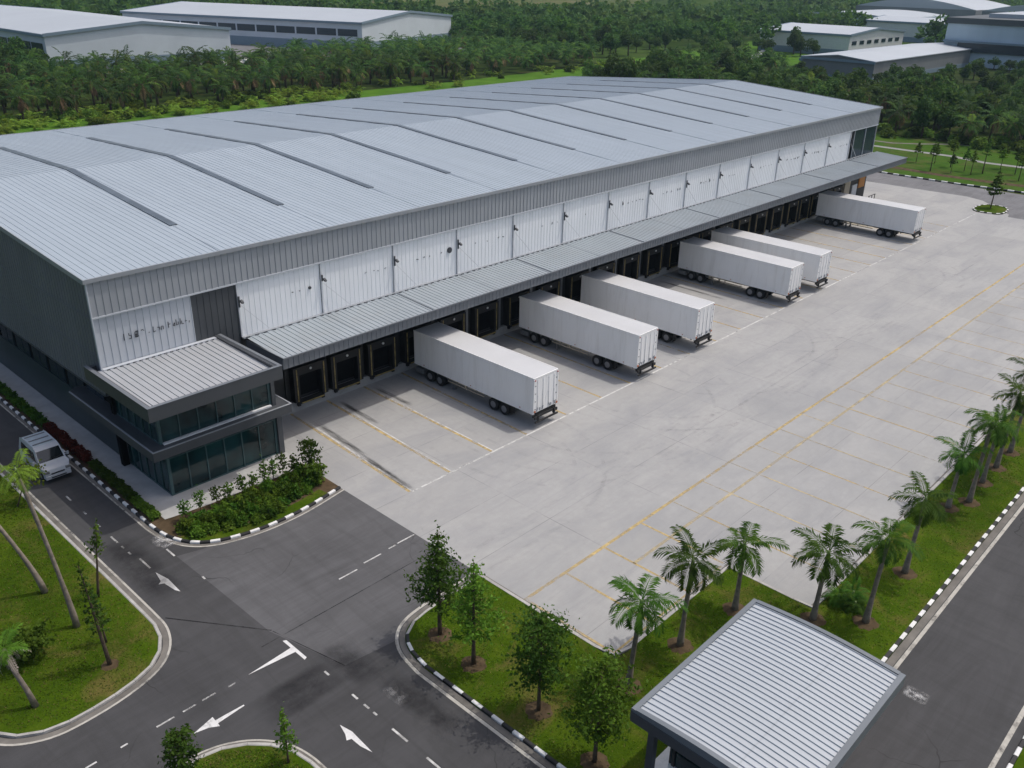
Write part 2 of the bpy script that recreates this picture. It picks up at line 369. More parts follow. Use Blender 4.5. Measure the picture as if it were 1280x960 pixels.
MAT = dict(
    concrete=M_concrete(), asphalt=M_asphalt("asphalt", 0.051), asphalt_light=M_asphalt("older_asphalt", 0.086), asphalt_old=M_asphalt("weathered_asphalt", 0.15),
    lawn=M_grass("lawn_turf", [(0.036, 0.075, 0.004), (0.064, 0.112, 0.006), (0.105, 0.142, 0.014)], (0.160, 0.125, 0.042), 0.85),
    verge=M_grass("verge_turf", [(0.03, 0.075, 0.01), (0.06, 0.13, 0.015), (0.09, 0.15, 0.025)], (0.12, 0.10, 0.045), 0.8, 0.5),
    field=M_grass("field_turf", [(0.03, 0.06, 0.012), (0.055, 0.10, 0.018), (0.08, 0.12, 0.03)], (0.13, 0.12, 0.05), 0.5, 0.06),
    meadow=M_grass("meadow_turf", [(0.05, 0.12, 0.012), (0.085, 0.19, 0.018), (0.12, 0.22, 0.03)], (0.09, 0.16, 0.03), 0.6, 0.2),
    hill=M_grass("hill_turf", [(0.07, 0.10, 0.03), (0.13, 0.15, 0.055), (0.17, 0.165, 0.075)], (0.22, 0.16, 0.10), 0.9, 0.03),
    soil=M_dirty("bed_soil", (0.085, 0.06, 0.035), 0.4, 0.95, spec=0.1, scale=1.5, bump=0.6),
    paving=M_dirty("path_paving", (0.42, 0.42, 0.41), 0.12, 0.85, scale=0.9, dirt_amt=0.3),
    kerbstone=M_dirty("kerb_concrete", (0.40, 0.39, 0.37), 0.2, 0.85, scale=1.2, dirt_amt=0.5, dirt=(0.16, 0.14, 0.12)),
    gutter=M_dirty("gutter_concrete", (0.15, 0.14, 0.125), 0.3, 0.85, scale=0.9),
    kwhite=M_dirty("kerb_white_paint", (0.72, 0.72, 0.71), 0.1, 0.75, scale=2.5, dirt_amt=0.35),
    kblack=M_dirty("kerb_black_paint", (0.018, 0.018, 0.02), 0.3, 0.7, scale=2.5),
    wline=M_paint("white_line_paint", (0.66, 0.66, 0.64), 0.57), wfaint=M_paint("faded_white_paint", (0.62, 0.62, 0.6), 0.5, 1.2),
    warrow=M_paint("arrow_paint", (0.74, 0.74, 0.73), 0.68, 2.5),
    yline=M_paint("yellow_line_paint", (0.58, 0.44, 0.20), 0.505), yfaint=M_paint("faded_yellow_paint", (0.56, 0.47, 0.29), 0.49, 0.9),
    edge_line=M_paint("kerb_edge_paint", (0.50, 0.48, 0.43), 0.62, 1.0),
    roof=M_dirty("roof_sheet", (0.37, 0.435, 0.50), 0.06, 0.40, 0.0, 0.5, 0.12, dirt_amt=0.12, dirt=(0.33, 0.35, 0.37)),
    skylight=M_dirty("skylight_sheet", (0.095, 0.115, 0.135), 0.25, 0.35, spec=0.6, scale=0.9),
    trim=M_dirty("trim_metal", (0.30, 0.32, 0.345), 0.08, 0.45, scale=0.5),
    band=M_dirty("fascia_sheet", (0.33, 0.35, 0.375), 0.06, 0.5, scale=0.4, streak=True, dirt_amt=0.15, dirt=(0.25, 0.255, 0.26)),
    lightwall=M_dirty("light_wall_sheet", (0.50, 0.53, 0.57), 0.06, 0.5, scale=0.4, streak=True, dirt_amt=0.15, dirt=(0.38, 0.39, 0.40)),
    whitewall=M_dirty("white_wall_sheet", (0.85, 0.87, 0.89), 0.05, 0.5, scale=0.5, streak=True, dirt_amt=0.22, dirt=(0.62, 0.63, 0.64)),
    darkwall=M_dirty("dark_wall_sheet", (0.150, 0.160, 0.185), 0.12, 0.5, scale=0.35, streak=True),
    darktrim=M_dirty("dark_cladding", (0.062, 0.068, 0.076), 0.1, 0.45, scale=0.6),
    tealwall=M_dirty("teal_plinth", (0.018, 0.038, 0.046), 0.2, 0.35, scale=0.5),
    glass=M_glass(), mullion=M_dirty("mullion_metal", (0.05, 0.10, 0.105), 0.15, 0.35, scale=1.0),
    canopy=M_dirty("canopy_sheet", (0.32, 0.36, 0.39), 0.07, 0.45, scale=0.3, dirt_amt=0.35, dirt=(0.30, 0.285, 0.265)),
    cfascia=M_dirty("canopy_fascia", (0.155, 0.17, 0.19), 0.08, 0.5, scale=0.8, streak=True),
    annexroof=M_dirty("annex_roof_sheet", (0.385, 0.40, 0.42), 0.07, 0.5, scale=0.5, dirt_amt=0.3, dirt=(0.32, 0.30, 0.28)),
    rib=M_plain("rib_seam", (0.13, 0.14, 0.16), 0.5),
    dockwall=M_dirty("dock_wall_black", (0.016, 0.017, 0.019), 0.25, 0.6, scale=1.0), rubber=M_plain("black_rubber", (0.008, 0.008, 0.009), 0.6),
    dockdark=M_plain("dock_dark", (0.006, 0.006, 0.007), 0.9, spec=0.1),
    yellow=M_dirty("yellow_guard", (0.30, 0.23, 0.08), 0.5, 0.7, scale=3.0, dirt_amt=1.0, dirt=(0.02, 0.02, 0.02)),
    dockcon=M_dirty("dock_concrete", (0.33, 0.33, 0.32), 0.15, 0.85, scale=0.8, dirt_amt=0.5, dirt=(0.14, 0.13, 0.12)),
    steel=M_plain("grey_steel", (0.22, 0.23, 0.24), 0.45, 0.4), darkmark=M_plain("dark_marking", (0.045, 0.05, 0.06), 0.6),
    greymark=M_plain("grey_marking", (0.28, 0.30, 0.33), 0.6), whitepost=M_plain("white_post", (0.68, 0.69, 0.71), 0.5),
    trailer=M_dirty("trailer_white", (0.86, 0.86, 0.85), 0.04, 0.42, scale=0.5, streak=True, dirt_amt=0.5, dirt=(0.56, 0.54, 0.50)),
    trailertop=M_dirty("trailer_roof_white", (0.55, 0.56, 0.57), 0.05, 0.5, scale=0.35, dirt_amt=0.25, dirt=(0.52, 0.5, 0.47)),
    chassis=M_plain("chassis_black", (0.018, 0.018, 0.019), 0.55), tyre=M_plain("tyre_rubber", (0.014, 0.014, 0.015), 0.8),
    hub=M_plain("wheel_hub", (0.24, 0.24, 0.25), 0.45, 0.3), lamp=M_plain("orange_lamp", (0.42, 0.14, 0.06), 0.35), redlamp=M_plain("red_lamp", (0.32, 0.03, 0.02), 0.35),
    rail=M_plain("pale_rail", (0.44, 0.38, 0.29), 0.6),
    vanbody=M_dirty("van_paint", (0.50, 0.53, 0.57), 0.05, 0.3, scale=0.8), vanglass=M_plain("van_glass", (0.012, 0.016, 0.018), 0.05, 0, 0.8),
    vanroof=M_dirty("van_roof_paint", (0.40, 0.47, 0.52), 0.12, 0.35, scale=1.5), chrome=M_plain("headlamp", (0.5, 0.5, 0.5), 0.15, 0.6),
    bark=M_dirty("palm_bark", (0.235, 0.20, 0.165), 0.3, 0.9, spec=0.1, scale=4.0, bump=0.5), bark2=M_dirty("tree_bark", (0.10, 0.075, 0.055), 0.3, 0.9, spec=0.1, scale=4.0),
    shaft=M_plain("crownshaft_green", (0.10, 0.15, 0.045), 0.5),
    frond=M_leaf("frond_leaf", (0.028, 0.08, 0.009), (0.08, 0.165, 0.018), 0.38), frond_lime=M_leaf("lime_frond", (0.09, 0.16, 0.015), (0.18, 0.27, 0.03), 0.3),
    leaf=M_leaf("tree_leaf", (0.028, 0.08, 0.012), (0.085, 0.165, 0.022), 0.4), leaf_light=M_leaf("light_leaf", (0.05, 0.11, 0.010), (0.115, 0.20, 0.022), 0.35),
    shrubleaf=M_leaf("shrub_leaf", (0.028, 0.075, 0.008), (0.08, 0.155, 0.016), 0.3), redleaf=M_leaf("red_leaf", (0.05, 0.012, 0.010), (0.12, 0.022, 0.016), 0.25),
    crimson=M_leaf("crimson_leaf", (0.16, 0.008, 0.02), (0.34, 0.02, 0.04), 0.25), brownleaf=M_leaf("brown_frond", (0.13, 0.085, 0.045), (0.30, 0.20, 0.11), 0.25),
    greyleaf=M_leaf("withered_frond", (0.20, 0.17, 0.15), (0.34, 0.29, 0.26), 0.1),
    oil=M_leaf("oil_palm_leaf", (0.028, 0.075, 0.013), (0.088, 0.165, 0.03), 0.4), wood=M_leaf("forest_leaf", (0.022, 0.064, 0.016), (0.072, 0.142, 0.028), 0.38),
    wood2=M_leaf("forest_leaf_light", (0.05, 0.095, 0.022), (0.095, 0.155, 0.035), 0.3),
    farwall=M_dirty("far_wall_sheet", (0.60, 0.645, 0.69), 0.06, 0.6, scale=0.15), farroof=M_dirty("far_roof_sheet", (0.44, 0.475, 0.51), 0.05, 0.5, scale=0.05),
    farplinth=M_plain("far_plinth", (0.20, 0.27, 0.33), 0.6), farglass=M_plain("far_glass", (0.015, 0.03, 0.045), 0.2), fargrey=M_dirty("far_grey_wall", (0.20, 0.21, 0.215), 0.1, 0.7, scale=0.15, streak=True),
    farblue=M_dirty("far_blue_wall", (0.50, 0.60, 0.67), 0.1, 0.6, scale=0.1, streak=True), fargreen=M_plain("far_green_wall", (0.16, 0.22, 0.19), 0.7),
    darkroof=M_plain("far_dark_roof", (0.07, 0.08, 0.085), 0.6), white=M_plain("plain_white_paint", (0.7, 0.7, 0.69), 0.5), orange=M_plain("orange_paint", (0.50, 0.20, 0.03), 0.55),
)

MAT['chan'] = M_plain('channel_concrete', (0.24, 0.24, 0.235), 0.85, var=.2)
MAT['floor'] = M_grass('forest_floor', [(0.018, 0.034, 0.008), (0.035, 0.06, 0.012), (0.06, 0.09, 0.02)], (0.08, 0.06, 0.03), 0.7, 0.3)
def M_roof(name, c, along='y'):
    k = NT(name); p = k.pos(); k.set(0.42, 0, 0.5)
    st = k.noise(k.mapping(p, (1.5, .045, 1)), 1.0, 5, 0.6)
    cc = k.ramp(st, [(0.3, tuple(x * .93 for x in c)), (0.7, tuple(x * 1.05 for x in c))])
    bg_ = k.noise(p, 0.06, 4); cc = k.mix(k.fr(bg_, .4, .7, 0, .35), cc, tuple(x * .86 for x in c))
    x, y, z = k.sep(p)
    f = k.math('FRACT', k.math('DIVIDE', y, 7.4)); d = k.math('MINIMUM', f, k.math('SUBTRACT', 1.0, f))
    cc = k.mix(k.fr(d, .002, .008, .3, 0), cc, tuple(x * .6 for x in c))
    sp = k.noise(k.mapping(p, (2.5, .12, 1)), 1.0, 8, .75); cc = k.mix(k.fr(sp, .6, .8, 0, .3), cc, (.30, .29, .275))
    k.col(cc); return k.mat
MAT['roof'] = M_roof('roof_sheet_weathered', (0.375, 0.430, 0.480))
MAT['groof'] = M_roof('gatehouse_roof_sheet', (0.44, 0.475, 0.51))
MAT['gedge'] = M_dirty('gatehouse_edge', (0.15, 0.17, 0.19), 0.1, 0.45, scale=0.6)
# ================================================================== SETTING
def struct(name, mb, mats, loc=(0, 0, 0)):
    return tag(mb.build(name, mats, None, loc), kind='structure')

# ground sheet with gentle far rise
def ground():
    mb = MB()
    rs = [0, 60, 130, 220, 320, 420, 520, 640, 800, 1000, 1300, 1700]
    n = 96
    cx, cy = 60, 20
    def h(x, y, r):
        return -0.06 + (0 if r < 330 else 10 * min(1, (r - 330) / 700) ** 1.3 * (0.6 + 0.4 * math.sin(x * 0.006 + 1) * math.cos(y * 0.005)))
    vs = [(cx, cy, -0.06)]
    for r in rs[1:]:
        for k in range(n):
            a = 2 * math.pi * k / n; x = cx + r * math.cos(a); y = cy + r * math.sin(a)
            vs.append((x, y, h(x, y, r)))
    fs = [(0, 1 + k, 1 + (k + 1) % n) for k in range(n)]
    for i in range(len(rs) - 2):
        for k in range(n):
            a = 1 + i * n; b = 1 + (i + 1) * n
            fs.append((a + k, b + k, b + (k + 1) % n, a + (k + 1) % n))
    mb.add(vs, fs, 0, True)
    return struct("ground", mb, MAT['field'])
ground()

def arc(cx, cy, r, a0, a1, n=8):
    return [(cx + r * math.cos(R(a0 + (a1 - a0) * i / n)), cy + r * math.sin(R(a0 + (a1 - a0) * i / n))) for i in range(n + 1)]

# asphalt: junction and the left road, the right road, the far road
road = MB().sheet([(-60, -95), (8, -95), (8, -51.2), (-2.97, -51.2), (-2.97, -21), (-11, -19), (-11, 80), (-60, 80)], 0.0)
struct("access_road", road, MAT['asphalt'])
struct("old_asphalt", MB().sheet([(-13.42, -29.3), (-13.5, -24.2), (-13.6, -20.5), (-12.2, -20.9), (-3.0, -21.0), (-3.0, -33.2), (-5, -33.4), (-9.3, -34.2), (-12.3, -33.8)], 0.003), MAT['asphalt_light'])
struct("side_road", MB().rect(8.001, 260, -58.0, -51.2, 0.0), MAT['asphalt'])
far = MB().sheet([(103, -48), (120.2, -48), (118.7, -8), (117.6, 70), (110, 70), (110.8, -11), (111, -18), (110.6, -21), (103, -28)], 0.0)
struct("far_road", far, MAT['asphalt_old'])
# concrete yard
yard = [(-3.02, -9.9), (-3.02, -42.45), (7.05, -42.45), (7.05, -47.4), (103.0, -47.4), (103.0, -28.2), (104.5, -27.9), (110.6, -22.5), (111.6, -20), (110.9, -11), (110.6, -5), (98, -5), (98, -9.9)]
struct("yard", MB().sheet(yard, 0.004), MAT['concrete'])
struct("footpath", MB().sheet([(-12.35, 48), (-12.38, -16.85), (-10.9, -17.15), (-9.6, -17.2), (-4.2, -17.4), (-2.95, -16.9), (-2.95, -13.2), (-3.0, -9.0), (-10.5, -9), (-10.5, 48)], 0.10), MAT['paving'])

# ---- kerbs
def offset_line(pts, d):
    out = []
    for i, p in enumerate(pts):
        a = pts[max(i - 1, 0)]; b = pts[min(i + 1, len(pts) - 1)]
        t = Vector((b[0] - a[0], b[1] - a[1])).normalized()
        out.append((p[0] - t.y * d, p[1] + t.x * d))
    return out

def resample(pts, step):
    pts = [Vector((p[0], p[1], 0)) for p in pts]; out = [pts[0]]; acc = 0.0
    for a, b in zip(pts, pts[1:]):
        L = (b - a).length; d = (b - a)
        while acc + L >= step:
            t = (step - acc) / L; a = a + d * t; L = (b - a).length; d = b - a; out.append(a.copy()); acc = 0.0
            if L < 1e-6: break
        acc += L
    out.append(pts[-1]); return [(p.x, p.y) for p in out]

def smooth(pts, it=2):
    for _ in range(it):
        o = [pts[0]]
        for a, b in zip(pts, pts[1:]):
            o.append((a[0] * .75 + b[0] * .25, a[1] * .75 + b[1] * .25)); o.append((a[0] * .25 + b[0] * .75, a[1] * .25 + b[1] * .75))
        o.append(pts[-1]); pts = o
    return pts

def kerb_mb(line, width, h, z0=0.0, blocks=None, mb=None, side=1, gap=0.012):
    """raised kerb along line; blocks=length of alternating black/white paint"""
    mb = mb or MB()
    pts = resample(line, blocks or 1.0)
    off = offset_line(pts, width * side)
    for i in range(len(pts) - 1):
        a, b, c, d = pts[i], pts[i + 1], off[i + 1], off[i]
        g = gap / max(0.05, math.dist(a, b))
        a2 = (a[0] + (b[0] - a[0]) * g, a[1] + (b[1] - a[1]) * g); d2 = (d[0] + (c[0] - d[0]) * g, d[1] + (c[1] - d[1]) * g)
        m = (i % 2) if blocks else 0
        ch = 0.03
        def lerp(p, q, t): return (p[0] + (q[0] - p[0]) * t, p[1] + (q[1] - p[1]) * t)
        ai, bi = lerp(a2, d2, ch / width), lerp(b, c, ch / width)
        vs = [(*a2, z0), (*b, z0), (*b, h - ch), (*a2, h - ch), (*ai, h), (*bi, h), (*d2, h), (*c, h), (*d2, z0), (*c, z0)]
        fs = [(0, 1, 2, 3), (3, 2, 5, 4), (4, 5, 7, 6), (6, 7, 9, 8), (0, 3, 4, 6, 8), (1, 9, 7, 5, 2)]
        if side < 0: fs = [f[::-1] for f in fs]
        mb.add(vs, fs, m)
    return mb

def strip_mb(line, d0, d1, z, mb=None, m=0):
    mb = mb or MB()
    a = offset_line(line, d0); b = offset_line(line, d1)
    for i in range(len(line) - 1):
        q = [a[i], a[i + 1], b[i + 1], b[i]]
        mb.sheet(q, z, m)
    return mb

# left lawn
LA_in = [(-17.2, 45), (-17.2, -12.3), (-17.16, -24.6), (-17.25, -25.6), (-17.7, -26.7), (-18.6, -27.6), (-20.4, -28.12), (-22.4, -28.24), (-23.4, -28.1), (-24.5, -27.4), (-25.0, -26.5), (-25.4, -25.3), (-25.6, -22)]
LA_in = smooth(LA_in, 2)
lawnA = LA_in + [(-60, -10), (-60, 45)]
struct("left_lawn", MB().prism(lawnA, -0.02, 0.09), MAT['lawn'])
kl = MB(); kerb_mb(LA_in, 0.16, 0.12, 0.0, None, kl, side=1); struct("left_lawn_kerb", kl, MAT['kerbstone'])
struct("left_gutter", strip_mb(LA_in, 0.17, 0.44, 0.004), MAT['gutter'])
struct("left_kerb_line", strip_mb(LA_in, 0.45, 0.56, 0.012), MAT['edge_line'])

# middle lawn
LB_face = [(-3.1, -33.45), (-4.9, -33.5), (-7.0, -33.55), (-8.3, -33.75), (-9.1, -34.3), (-9.6, -35.2), (-9.8, -36.6), (-9.8, -40), (-9.78, -46), (-9.78, -95)]
LB_face = [LB_face[0]] + smooth(LB_face[1:7], 2) + LB_face[7:]
lawnB = LB_face + [(-2, -95), (-2, -57), (2.5, -51.75), (6, -51.75), (103, -51.65), (103, -47.6), (6.85, -47.6), (6.85, -42.65), (-3.2, -42.65), (-3.2, -33.45)]
lawnB = [p for p in LB_face if p[1] > -58] + [(-9.78, -58), (-7.4, -58), (-7.0, -54), (-5.0, -52.4), (-2.5, -51.85), (0.5, -51.78), (103, -51.6), (103, -47.62), (6.85, -47.62), (6.85, -42.65), (-3.22, -42.65), (-3.22, -33.45)]
struct("middle_lawn", MB().prism(lawnB, -0.02, 0.09), MAT['lawn'])
LBk = [p for p in LB_face if p[1] > -58] + [(-9.78, -58)]
pl = [p for p in LBk if p[0] > -9.0 and p[1] > -34.6]; bw = LBk[len(pl) - 1:]
struct("plain_lawn_kerb", kerb_mb(pl, 0.15, 0.12, 0.0, None), MAT['kerbstone'])
struct("painted_lawn_kerb", kerb_mb(bw, 0.16, 0.125, 0.0, 0.62), [MAT['kblack'], MAT['kwhite']])
struct("middle_gutter", strip_mb(LBk, -0.02, -0.30, 0.004), MAT['gutter'])
struct("middle_kerb_line", strip_mb(LBk, -0.34, -0.5, 0.012), MAT['edge_line'])
# kerb between yard and lawn
ye = [(-3.02, -33.3), (-3.02, -42.1), (-2.7, -42.45), (7.05, -42.45), (7.05, -47.4), (103, -47.4)]
struct("yard_kerb", kerb_mb(ye, 0.2, 0.11, 0.0, None, side=-1), MAT['kerbstone'])
struct("yard_drain", strip_mb(ye, 0.02, 0.12, 0.012), MAT['gutter'])
# right road kerbs
RK = smooth([(-7.4, -58), (-7.0, -54), (-5.0, -52.4), (-2.5, -51.9), (0.5, -51.78), (6, -51.77)], 2) + [(103, -51.6)]
struct("side_road_kerb", kerb_mb(RK, 0.18, 0.13, 0.0, 0.6, side=1), [MAT['kwhite'], MAT['kblack']])
struct("side_road_gutter", strip_mb(RK, -0.02, -0.36, 0.006), MAT['gutter'])
struct("side_road_line", strip_mb(RK, -0.40, -0.58, 0.012), MAT['edge_line'])
RK2 = [(103, -58.0), (-2, -57.9)]
struct("opposite_kerb", kerb_mb(RK2, 0.18, 0.13, 0.0, 0.6, side=1), [MAT['kwhite'], MAT['kblack']])
struct("opposite_line", strip_mb(RK2, -0.35, -0.55, 0.012), MAT['edge_line'])
struct("opposite_verge", MB().prism([(-2, -58.1), (-2, -90), (260, -90), (260, -58.2)], -0.02, 0.09), MAT['lawn'])
# lower island
LC = [(-20.9, -38.5), (-20.6, -35.2), (-20.45, -34.2), (-19.9, -33.95), (-19.0, -34.16), (-18.4, -34.47), (-17.83, -34.9), (-17.36, -35.45), (-16.97, -36.1), (-16.78, -36.85), (-16.7, -37.7), (-16.7, -44)]
LC = LC[:2] + smooth(LC[2:], 2)
struct("island_lawn", MB().prism(LC + [(-20.9, -44)], -0.02, 0.09), MAT['lawn'])
struct("island_kerb", kerb_mb(LC, 0.15, 0.12, 0.0, None), MAT['kerbstone'])
struct("island_gutter", strip_mb(LC, 0.17, 0.28, 0.005), MAT['gutter'])
struct("island_line", strip_mb(LC, 0.29, 0.38, 0.012), MAT['edge_line'])
# planter bed and hedge bed
PB = [(-13.28, 46), (-13.3, -16.9), (-13.2, -18.3), (-12.85, -19.4), (-12.3, -20.25), (-11.5, -20.85), (-10.67, -21.2), (-8.98, -21.62), (-7.2, -21.68), (-5.6, -21.58), (-3.05, -21.12)]
PB = [PB[0]] + smooth(PB[1:], 2)
struct("planter_kerb", kerb_mb(PB, 0.16, 0.13, 0.0, 0.56, side=1), [MAT['kwhite'], MAT['kblack']])
struct("planter_gutter", strip_mb(PB, -0.02, -0.18, 0.005), MAT['gutter'])
struct("planter_line", strip_mb(PB, -0.2, -0.3, 0.012), MAT['edge_line'])
inner = [p for p in offset_line(PB, 0.17)]
bed = [p for p in inner if p[1] < -16.8] + [(-3.05, -17.0), (-4.2, -17.42), (-9.6, -17.22), (-12.36, -16.9)]
struct("planter_soil", MB().prism(bed, -0.02, 0.108), MAT['soil'])
struct("hedge_soil", MB().prism([(-13.12, 46), (-13.13, -16.88), (-12.4, -16.88), (-12.37, 46)], -0.02, 0.105), MAT['soil'])
gs = [p for p in inner if p[1] < -19.0 and p[0] < -3.6]
gs2 = offset_line(gs, 0.75)
mbg = MB()
for i in range(len(gs) - 1): mbg.sheet([gs[i], gs[i + 1], gs2[i + 1], gs2[i]], 0.114)
struct("planter_turf", mbg, MAT['lawn'])
# far verge, drain and kerb
FK = [(120.5, -60), (120.55, -25.3), (119.8, -19.8), (119.0, -14), (118.8, -7), (118.6, 10), (118.5, 60)]
struct("far_kerb", kerb_mb(FK, 0.3, 0.2, 0.0, 0.95, side=-1), [MAT['kwhite'], MAT['kblack']])
struct("far_verge", MB().prism([(119.2, 60), (118.95, 0), (119.9, -19.8), (120.8, -26), (120.8, -60), (200, -60), (200, 60)], -0.03, 0.12), MAT['verge'])
dr = [(140.5, 40), (141.6, 0.3), (142.0, -6.7), (140.2, -13), (140.9, -20), (141.5, -40)]
struct("drain_channel", strip_mb(dr, 0, 1.6, 0.128), MAT['chan'])
struct("drain_path", strip_mb([(146, 30), (147.5, 6), (150.5, 2), (156, -3.4), (158, -10)], 0, 1.1, 0.128), MAT['gutter'])
struct("verge_soil", strip_mb([(124, 8), (123.5, -4), (123.0, -12), (123.5, -18), (125.4, -30), (126, -44)], 0, 1.9, 0.126), MAT['soil'])
isl = [(102.7, -25.2), (102.8, -23.9), (104, -23.2), (106.2, -23.1), (108.0, -23.7), (108.7, -25.2), (108.2, -26.6), (106.8, -27.2), (104.5, -27.4), (103.1, -26.9), (102.7, -25.2)]
isl = smooth(isl, 1)
struct("traffic_island", MB().prism(isl[:-1], -0.02, 0.12), MAT['lawn'])
struct("traffic_island_kerb", kerb_mb(isl, 0.2, 0.16, 0.0, 0.6, side=-1), [MAT['kwhite'], MAT['kblack']])
# meadow strips behind the warehouse
struct("meadow_strip", MB().sheet([(-40, 96), (60, 100), (140, 100), (185, 100), (230, 118), (305, 138), (300, 156), (270, 146), (205, 139), (150, 133), (60, 133), (-40, 133)], 0.0), MAT['meadow'])
struct("far_meadow", MB().sheet([(255, 82), (345, 100), (400, 150), (370, 165), (290, 125), (250, 100)], 0.05), MAT['meadow'])
struct("estate_road", MB().sheet([(258, 112), (300, 118), (420, 165), (420, 171), (300, 124), (258, 118)], 0.07), MAT['paving'])
struct("car_park", MB().sheet([(60, 206), (131, 206), (131, 330), (187, 330), (187, 222), (150, 206), (250, 216), (250, 200), (60, 198)], 0.01), MAT['asphalt_old'])
struct("wood_floor", MB().sheet([(158, -75), (157, -10), (156, 40), (165, 75), (250, 112), (330, 60), (330, -75)], 0.135), MAT['floor'])
struct("grove_floor", MB().sheet([(0, 131.5), (150, 131.5), (228, 138.5), (228, 205), (0, 205)], 0.02), MAT['floor'])
# distant grassy hill
def mound(name, cx, cy, rx, ry, h, mat, seed, z0=-3):
    r_ = random.Random(seed); mb = MB(); n, q = 40, 12; ph = [r_.uniform(0, 6.28) for _ in range(4)]
    vs = [(cx, cy, z0 + h)]
    for i in range(1, q + 1):
        t = i / q
        for k in range(n):
            a = 2 * math.pi * k / n; w = 1 + 0.12 * math.sin(3 * a + ph[0]) + 0.07 * math.sin(5 * a + ph[1])
            zz = z0 + h * (0.5 + 0.5 * math.cos(math.pi * t)) * (1 + 0.06 * math.sin(7 * a + ph[2]))
            vs.append((cx + rx * t * w * math.cos(a), cy + ry * t * w * math.sin(a), zz))
    fs = [(0, 1 + k, 1 + (k + 1) % n) for k in range(n)]
    for i in range(q - 1):
        for k in range(n):
            a = 1 + i * n; b = a + n
            fs.append((a + k, b + k, b + (k + 1) % n, a + (k + 1) % n))
    mb.add(vs, fs, 0, True); return struct(name, mb, mat)
mound("grassy_hill", 520, 440, 240, 150, 12, MAT['hill'], 3, 0)
mound("distant_hill", 640, 330, 180, 120, 20, MAT['field'], 5, -2)
mound("distant_hill", 1250, 480, 380, 200, 24, MAT['field'], 6, -2)
mound("distant_hill", 330, 760, 240, 120, 20, MAT['field'], 8, -2)

# ---- painted markings (each sheet 4-10 mm above what it is painted on)
Z1 = 0.010
yl = MB(); yf = MB(); wl = MB()
wl.rect(-0.2, 103, -24.58, -24.44, Z1)
for i, (xa, xb) in enumerate([(0.55, -0.25), (3.7, 3.1), (7.15, 6.95), (10.9, 10.4), (14.75, 14.7), (18.9, 18.8), (22.7, 22.5), (26.8, 26.7), (30.9, 30.9), (35.1, 35.1), (39.2, 39.2), (43.3, 43.3), (47.2, 47.2), (51.3, 51.3), (55.4, 55.4), (59.4, 59.4), (63.4, 63.4), (67.4, 67.4), (71.4, 71.4), (75.4, 75.4), (79.4, 79.4), (83.4, 83.4), (87.4, 87.4), (91.4, 91.4)]):
    yl.sheet([(xa - .13, -10.4), (xa + .07, -10.4), (xb + .07, -24.42), (xb - .13, -24.42)], Z1)
    if i in (0, 1, 2): wl.sheet([(xa + .075, -12.0), (xa + .17, -12.0), (xb + .17, -24.4), (xb + .075, -24.4)], Z1)
yl.rect(-2.9, 98, -36.62, -36.42, Z1)
yl.rect(-2.92, -2.76, -42.2, -36.64, Z1)
yl.rect(-2.74, 6.8, -42.28, -42.16, Z1)
yf.rect(3.6, 98, -38.76, -38.56, Z1)
for x in (0.3, 3.62, 7.1): yl.rect(x - .075, x + .075, -42.14, -36.64, Z1)
for k in range(25):
    x = 10.38 + 3.37 * k
    (yl if k % 3 == 0 else yf).rect(x - .06, x + .06, -46.7, -38.78, Z1)
    if k < 8: yf.rect(x - .05, x + .05, -38.54, -36.64, Z1)
struct("yellow_markings", yl, MAT['yline']); struct("faded_yellow_markings", yf, MAT['yfaint']); struct("white_markings", wl, MAT['wline'])
ar = MB()
ar.sheet([(-15.08, -21.05), (-14.88, -22.05), (-14.94, -23.45), (-15.08, -23.15), (-15.20, -22.25), (-15.45, -22.12), (-15.24, -21.95)], Z1)
ar.sheet([(-15.75, -31.17), (-13.36, -31.03), (-13.36, -30.35), (-13.2, -30.42), (-13.2, -32.1), (-13.36, -32.18), (-13.36, -31.42)], Z1)
ar.sheet([(-19.2, -32.57), (-18.16, -32.30), (-18.18, -32.55), (-16.85, -32.62), (-16.85, -32.70), (-18.18, -32.78), (-18.2, -32.98), (-18.6, -32.72)], Z1)
ar.sheet([(-14.6, -36.55), (-14.46, -37.22), (-14.48, -37.5), (-14.55, -38.7), (-14.7, -38.1), (-14.72, -37.52), (-14.92, -37.44), (-14.76, -37.15)], Z1)
struct("road_arrows", ar, MAT['warrow'])
ds = MB()
for x, a, b in [(-15.29, -12.6, -13.0), (-15.28, -14.5, -14.85), (-15.28, -16.2, -17.1), (-15.27, -17.5, -17.8), (-15.26, -18.3, -18.6), (-15.1, -19.3, -20.5), (-13.52, -23.1, -23.4), (-13.66, -19.5, -20.4), (-13.16, -33.45, -33.8), (-13.15, -35.5, -35.9), (-13.15, -36.35, -36.7), (-13.15, -37.0, -37.25), (-13.17, -38.3, -39.3), (-13.16, -40.5, -41.3), (-15.3, -10.2, -10.9), (-15.3, -4, -5), (-15.3, 4, 5)]:
    ds.rect(x - .05, x + .05, b, a, Z1)
for y, a, b in [(-31.2, -16.4, -16.75), (-31.12, -17.35, -18.0), (-31.13, -18.3, -18.9), (-31.11, -21.35, -21.65), (-31.13, -22.65, -23.1), (-28.4, -8.6, -7.4), (-28.2, -6.8, -5.6), (-28.12, -5.0, -4.5), (-28.08, -4.35, -3.1), (-31.13, -19.3, -20.1)]:
    ds.rect(b, a, y - .045, y + .045, Z1)
struct("lane_dashes", ds, MAT['wline'])
ln = MB(); ln.rect(-14.3, -3.1, -30.03, -29.98, 0.006); ln.sheet([(-16.5, -24.85), (-16.45, -24.8), (-13.28, -29.3), (-13.33, -29.35)], 0.006); ln.sheet([(-13.33, -29.4), (-13.28, -29.4), (-12.25, -33.8), (-12.3, -33.8)], 0.006)
